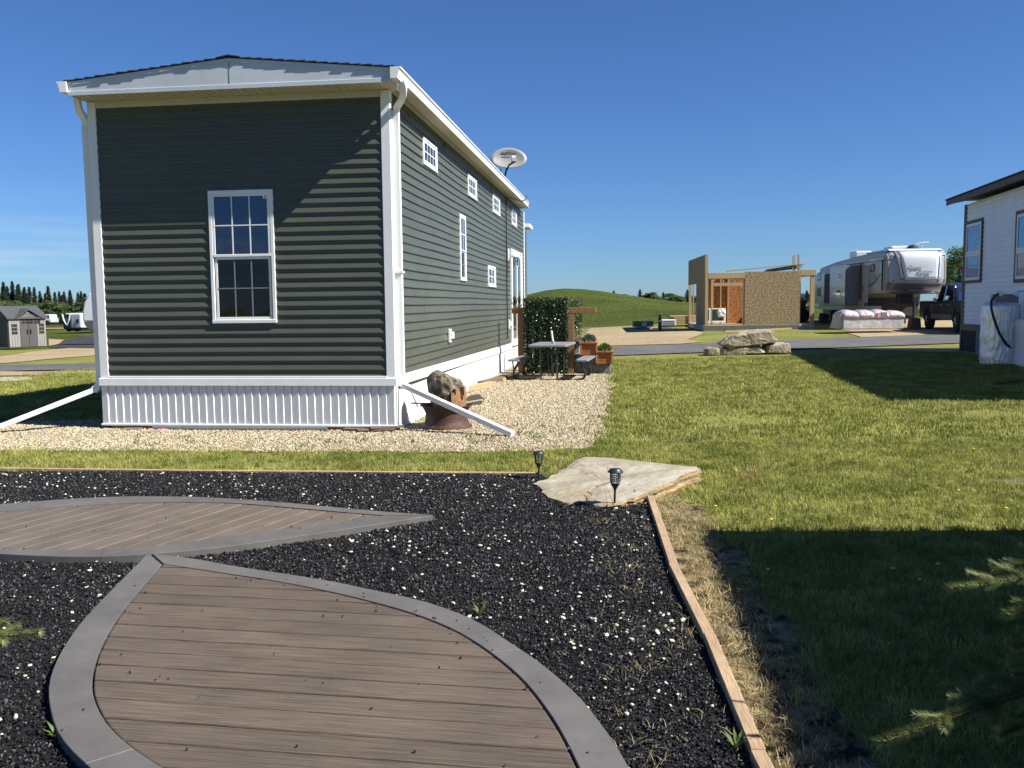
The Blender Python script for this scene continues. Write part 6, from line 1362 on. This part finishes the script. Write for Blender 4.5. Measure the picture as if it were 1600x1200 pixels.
# ------------------------------------------------------------------ young spruces beside the camera, only their twigs in view
def sprig(mb, tw, a, b, r_, n_len=.028, dens=3600, r0=1.0):
    a = Vector(a); b = Vector(b); L_ = (b - a).length; d = (b - a) / L_; u = d.orthogonal().normalized(); v = d.cross(u); tw.tube([a, b], [.004, .002], 5); n = int(dens * L_)
    for i in range(n):
        t = (i + r_.random()) / n; an = r_.uniform(0, 2 * PI); p = a + (b - a) * t; o = (u * math.cos(an) + v * math.sin(an)); ln = n_len * r_.uniform(.8, 1.2)
        tip = p + (o * .85 + d * .75).normalized() * ln; sd_ = d.cross(o).normalized() * .0012; mb.add([p + sd_ + o * .002, p - sd_ + o * .002, tip], [(0, 1, 2)])
def sapling(name, c, h, label, branches, seed):
    r_ = random.Random(seed); e = empty(name, c, 0, label, 'spruce tree'); mb = MB(); tw = MB(); MB().tube([(0, 0, 0), (0, 0, h)], [.025, .006], 8).build('trunk', m_bark, e)
    for (tx, ty, tz, z0) in branches:
        tip = Vector((tx, ty, tz)) - Vector(c); st_ = Vector((0, 0, z0)); 
        mid = st_.lerp(tip, .5) + Vector((0, 0, .03)); sprig(mb, tw, st_.lerp(mid, .3), mid, r_); sprig(mb, tw, mid, tip, r_)
        dr = (tip - st_).normalized()
        for k in range(4):
            t = .35 + .15 * k; q = st_.lerp(mid, t * 2) if t < .5 else mid.lerp(tip, t * 2 - 1)
            for s in (-1, 1):
                sdv = Vector((-dr.y, dr.x, 0)) * s; ln = .26 * (1.1 - t); sprig(mb, tw, q, q + (dr * .8 + sdv * .7 + Vector((0, 0, r_.uniform(-.15, .25)))).normalized() * ln, r_)
    for k in range(7):
        z0 = h * (.1 + .35 * k / 7); a = k * 2.4; ln = .75 * (1 - z0 / h) + .1; dv = Vector((math.cos(a), math.sin(a), .05))
        if dv.x < -.2 and c[0] > 0: continue
        if dv.x > .2 and c[0] < 0: continue
        sprig(mb, tw, (0, 0, z0), Vector((0, 0, z0)) + dv * ln, r_, dens=1500)
    tag(mb.build('needles', m_needle, e, recalc=False), kind='stuff'); tw.build('twigs', m_twig, e)
def TP(px, py, Y): P = atY(px, py, Y); return (P.x, P.y, P.z)
sapling('young_spruce', (2.12, 2.75, 0), 1.5, 'young spruce at the right edge, only its lit twig tips reaching into the picture', [(*TP(1484, 919, 2.75), .68), (*TP(1553, 889, 2.85), .74), (*TP(1572, 960, 2.6), .62), (*TP(1582, 1010, 2.6), .52), (*TP(1372, 1160, 2.35), .42), (*TP(1466, 1124, 2.45), .44), (*TP(1560, 1150, 2.4), .36)], 3)
sapling('young_spruce', (-2.25, 2.75, 0), 1.0, 'young spruce at the left edge, one pale twig reaching over the mulch', [(*TP(60, 988, 2.8), .42), (*TP(10, 972, 2.9), .48)], 4)
tipc = TP(1552, 600, 4.2); sapling('young_spruce', (3.05, 4.3, 0), 1.75, 'taller young spruce beyond the right edge, one twig showing against the far shade', [(*tipc, 1.15)], 5)

# small green weed beside the near deck
r = random.Random(2)
for (px, py, lb) in ((750, 962, 'small green weed growing in the mulch at the near deck edge'), (89, 1155, 'tiny green weed in the mulch left of the near deck'), (1150, 1172, 'small weed by the lower end of the edging timber')):
    c = at(px, py, .03); mb = MB()
    for i in range(9):
        a = i * .75 + r.random(); L_ = r.uniform(.03, .06); mb.add([(0, 0, 0), (L_ * .5 * math.cos(a) - .006 * math.sin(a), L_ * .5 * math.sin(a) + .006 * math.cos(a), L_ * .7), (L_ * math.cos(a), L_ * math.sin(a), L_ * 1.0), (L_ * .5 * math.cos(a) + .006 * math.sin(a), L_ * .5 * math.sin(a) - .006 * math.cos(a), L_ * .7)], [(0, 1, 2, 3)])
    o = mb.build('weed', m_weed, None, recalc=False); o.location = c; tag(o, lb, 'weed')

# ------------------------------------------------------------------ the neighbouring house at the right of the camera (its shadow lies on the near lawn)
nb_ = empty('neighbour_house', (4.38, 4.84, 0), math.radians(-6), 'cream neighbouring house whose straight shadow covers the near right lawn', 'house')
MB().ext([(.3, -11), (5.2, -11), (5.2, .1), (.3, -.3)], 0, 3.0, 'z').build('wall', m_cream, nb_)
MB().ext([(0, -11.3), (5.5, -11.3), (5.5, .42), (0, 0)], 3.0, 3.28, 'z').build('roof', m_brown, nb_, .02)
for y in (-3, -6, -9):
    wv = MB().box(.26, .299, y, y + 1.2, 1.1, 2.2).build('window', m_white, nb_, .01); MB().box(.255, .259, y + .06, y + 1.14, 1.16, 2.14).build('pane', m_glassd, wv)
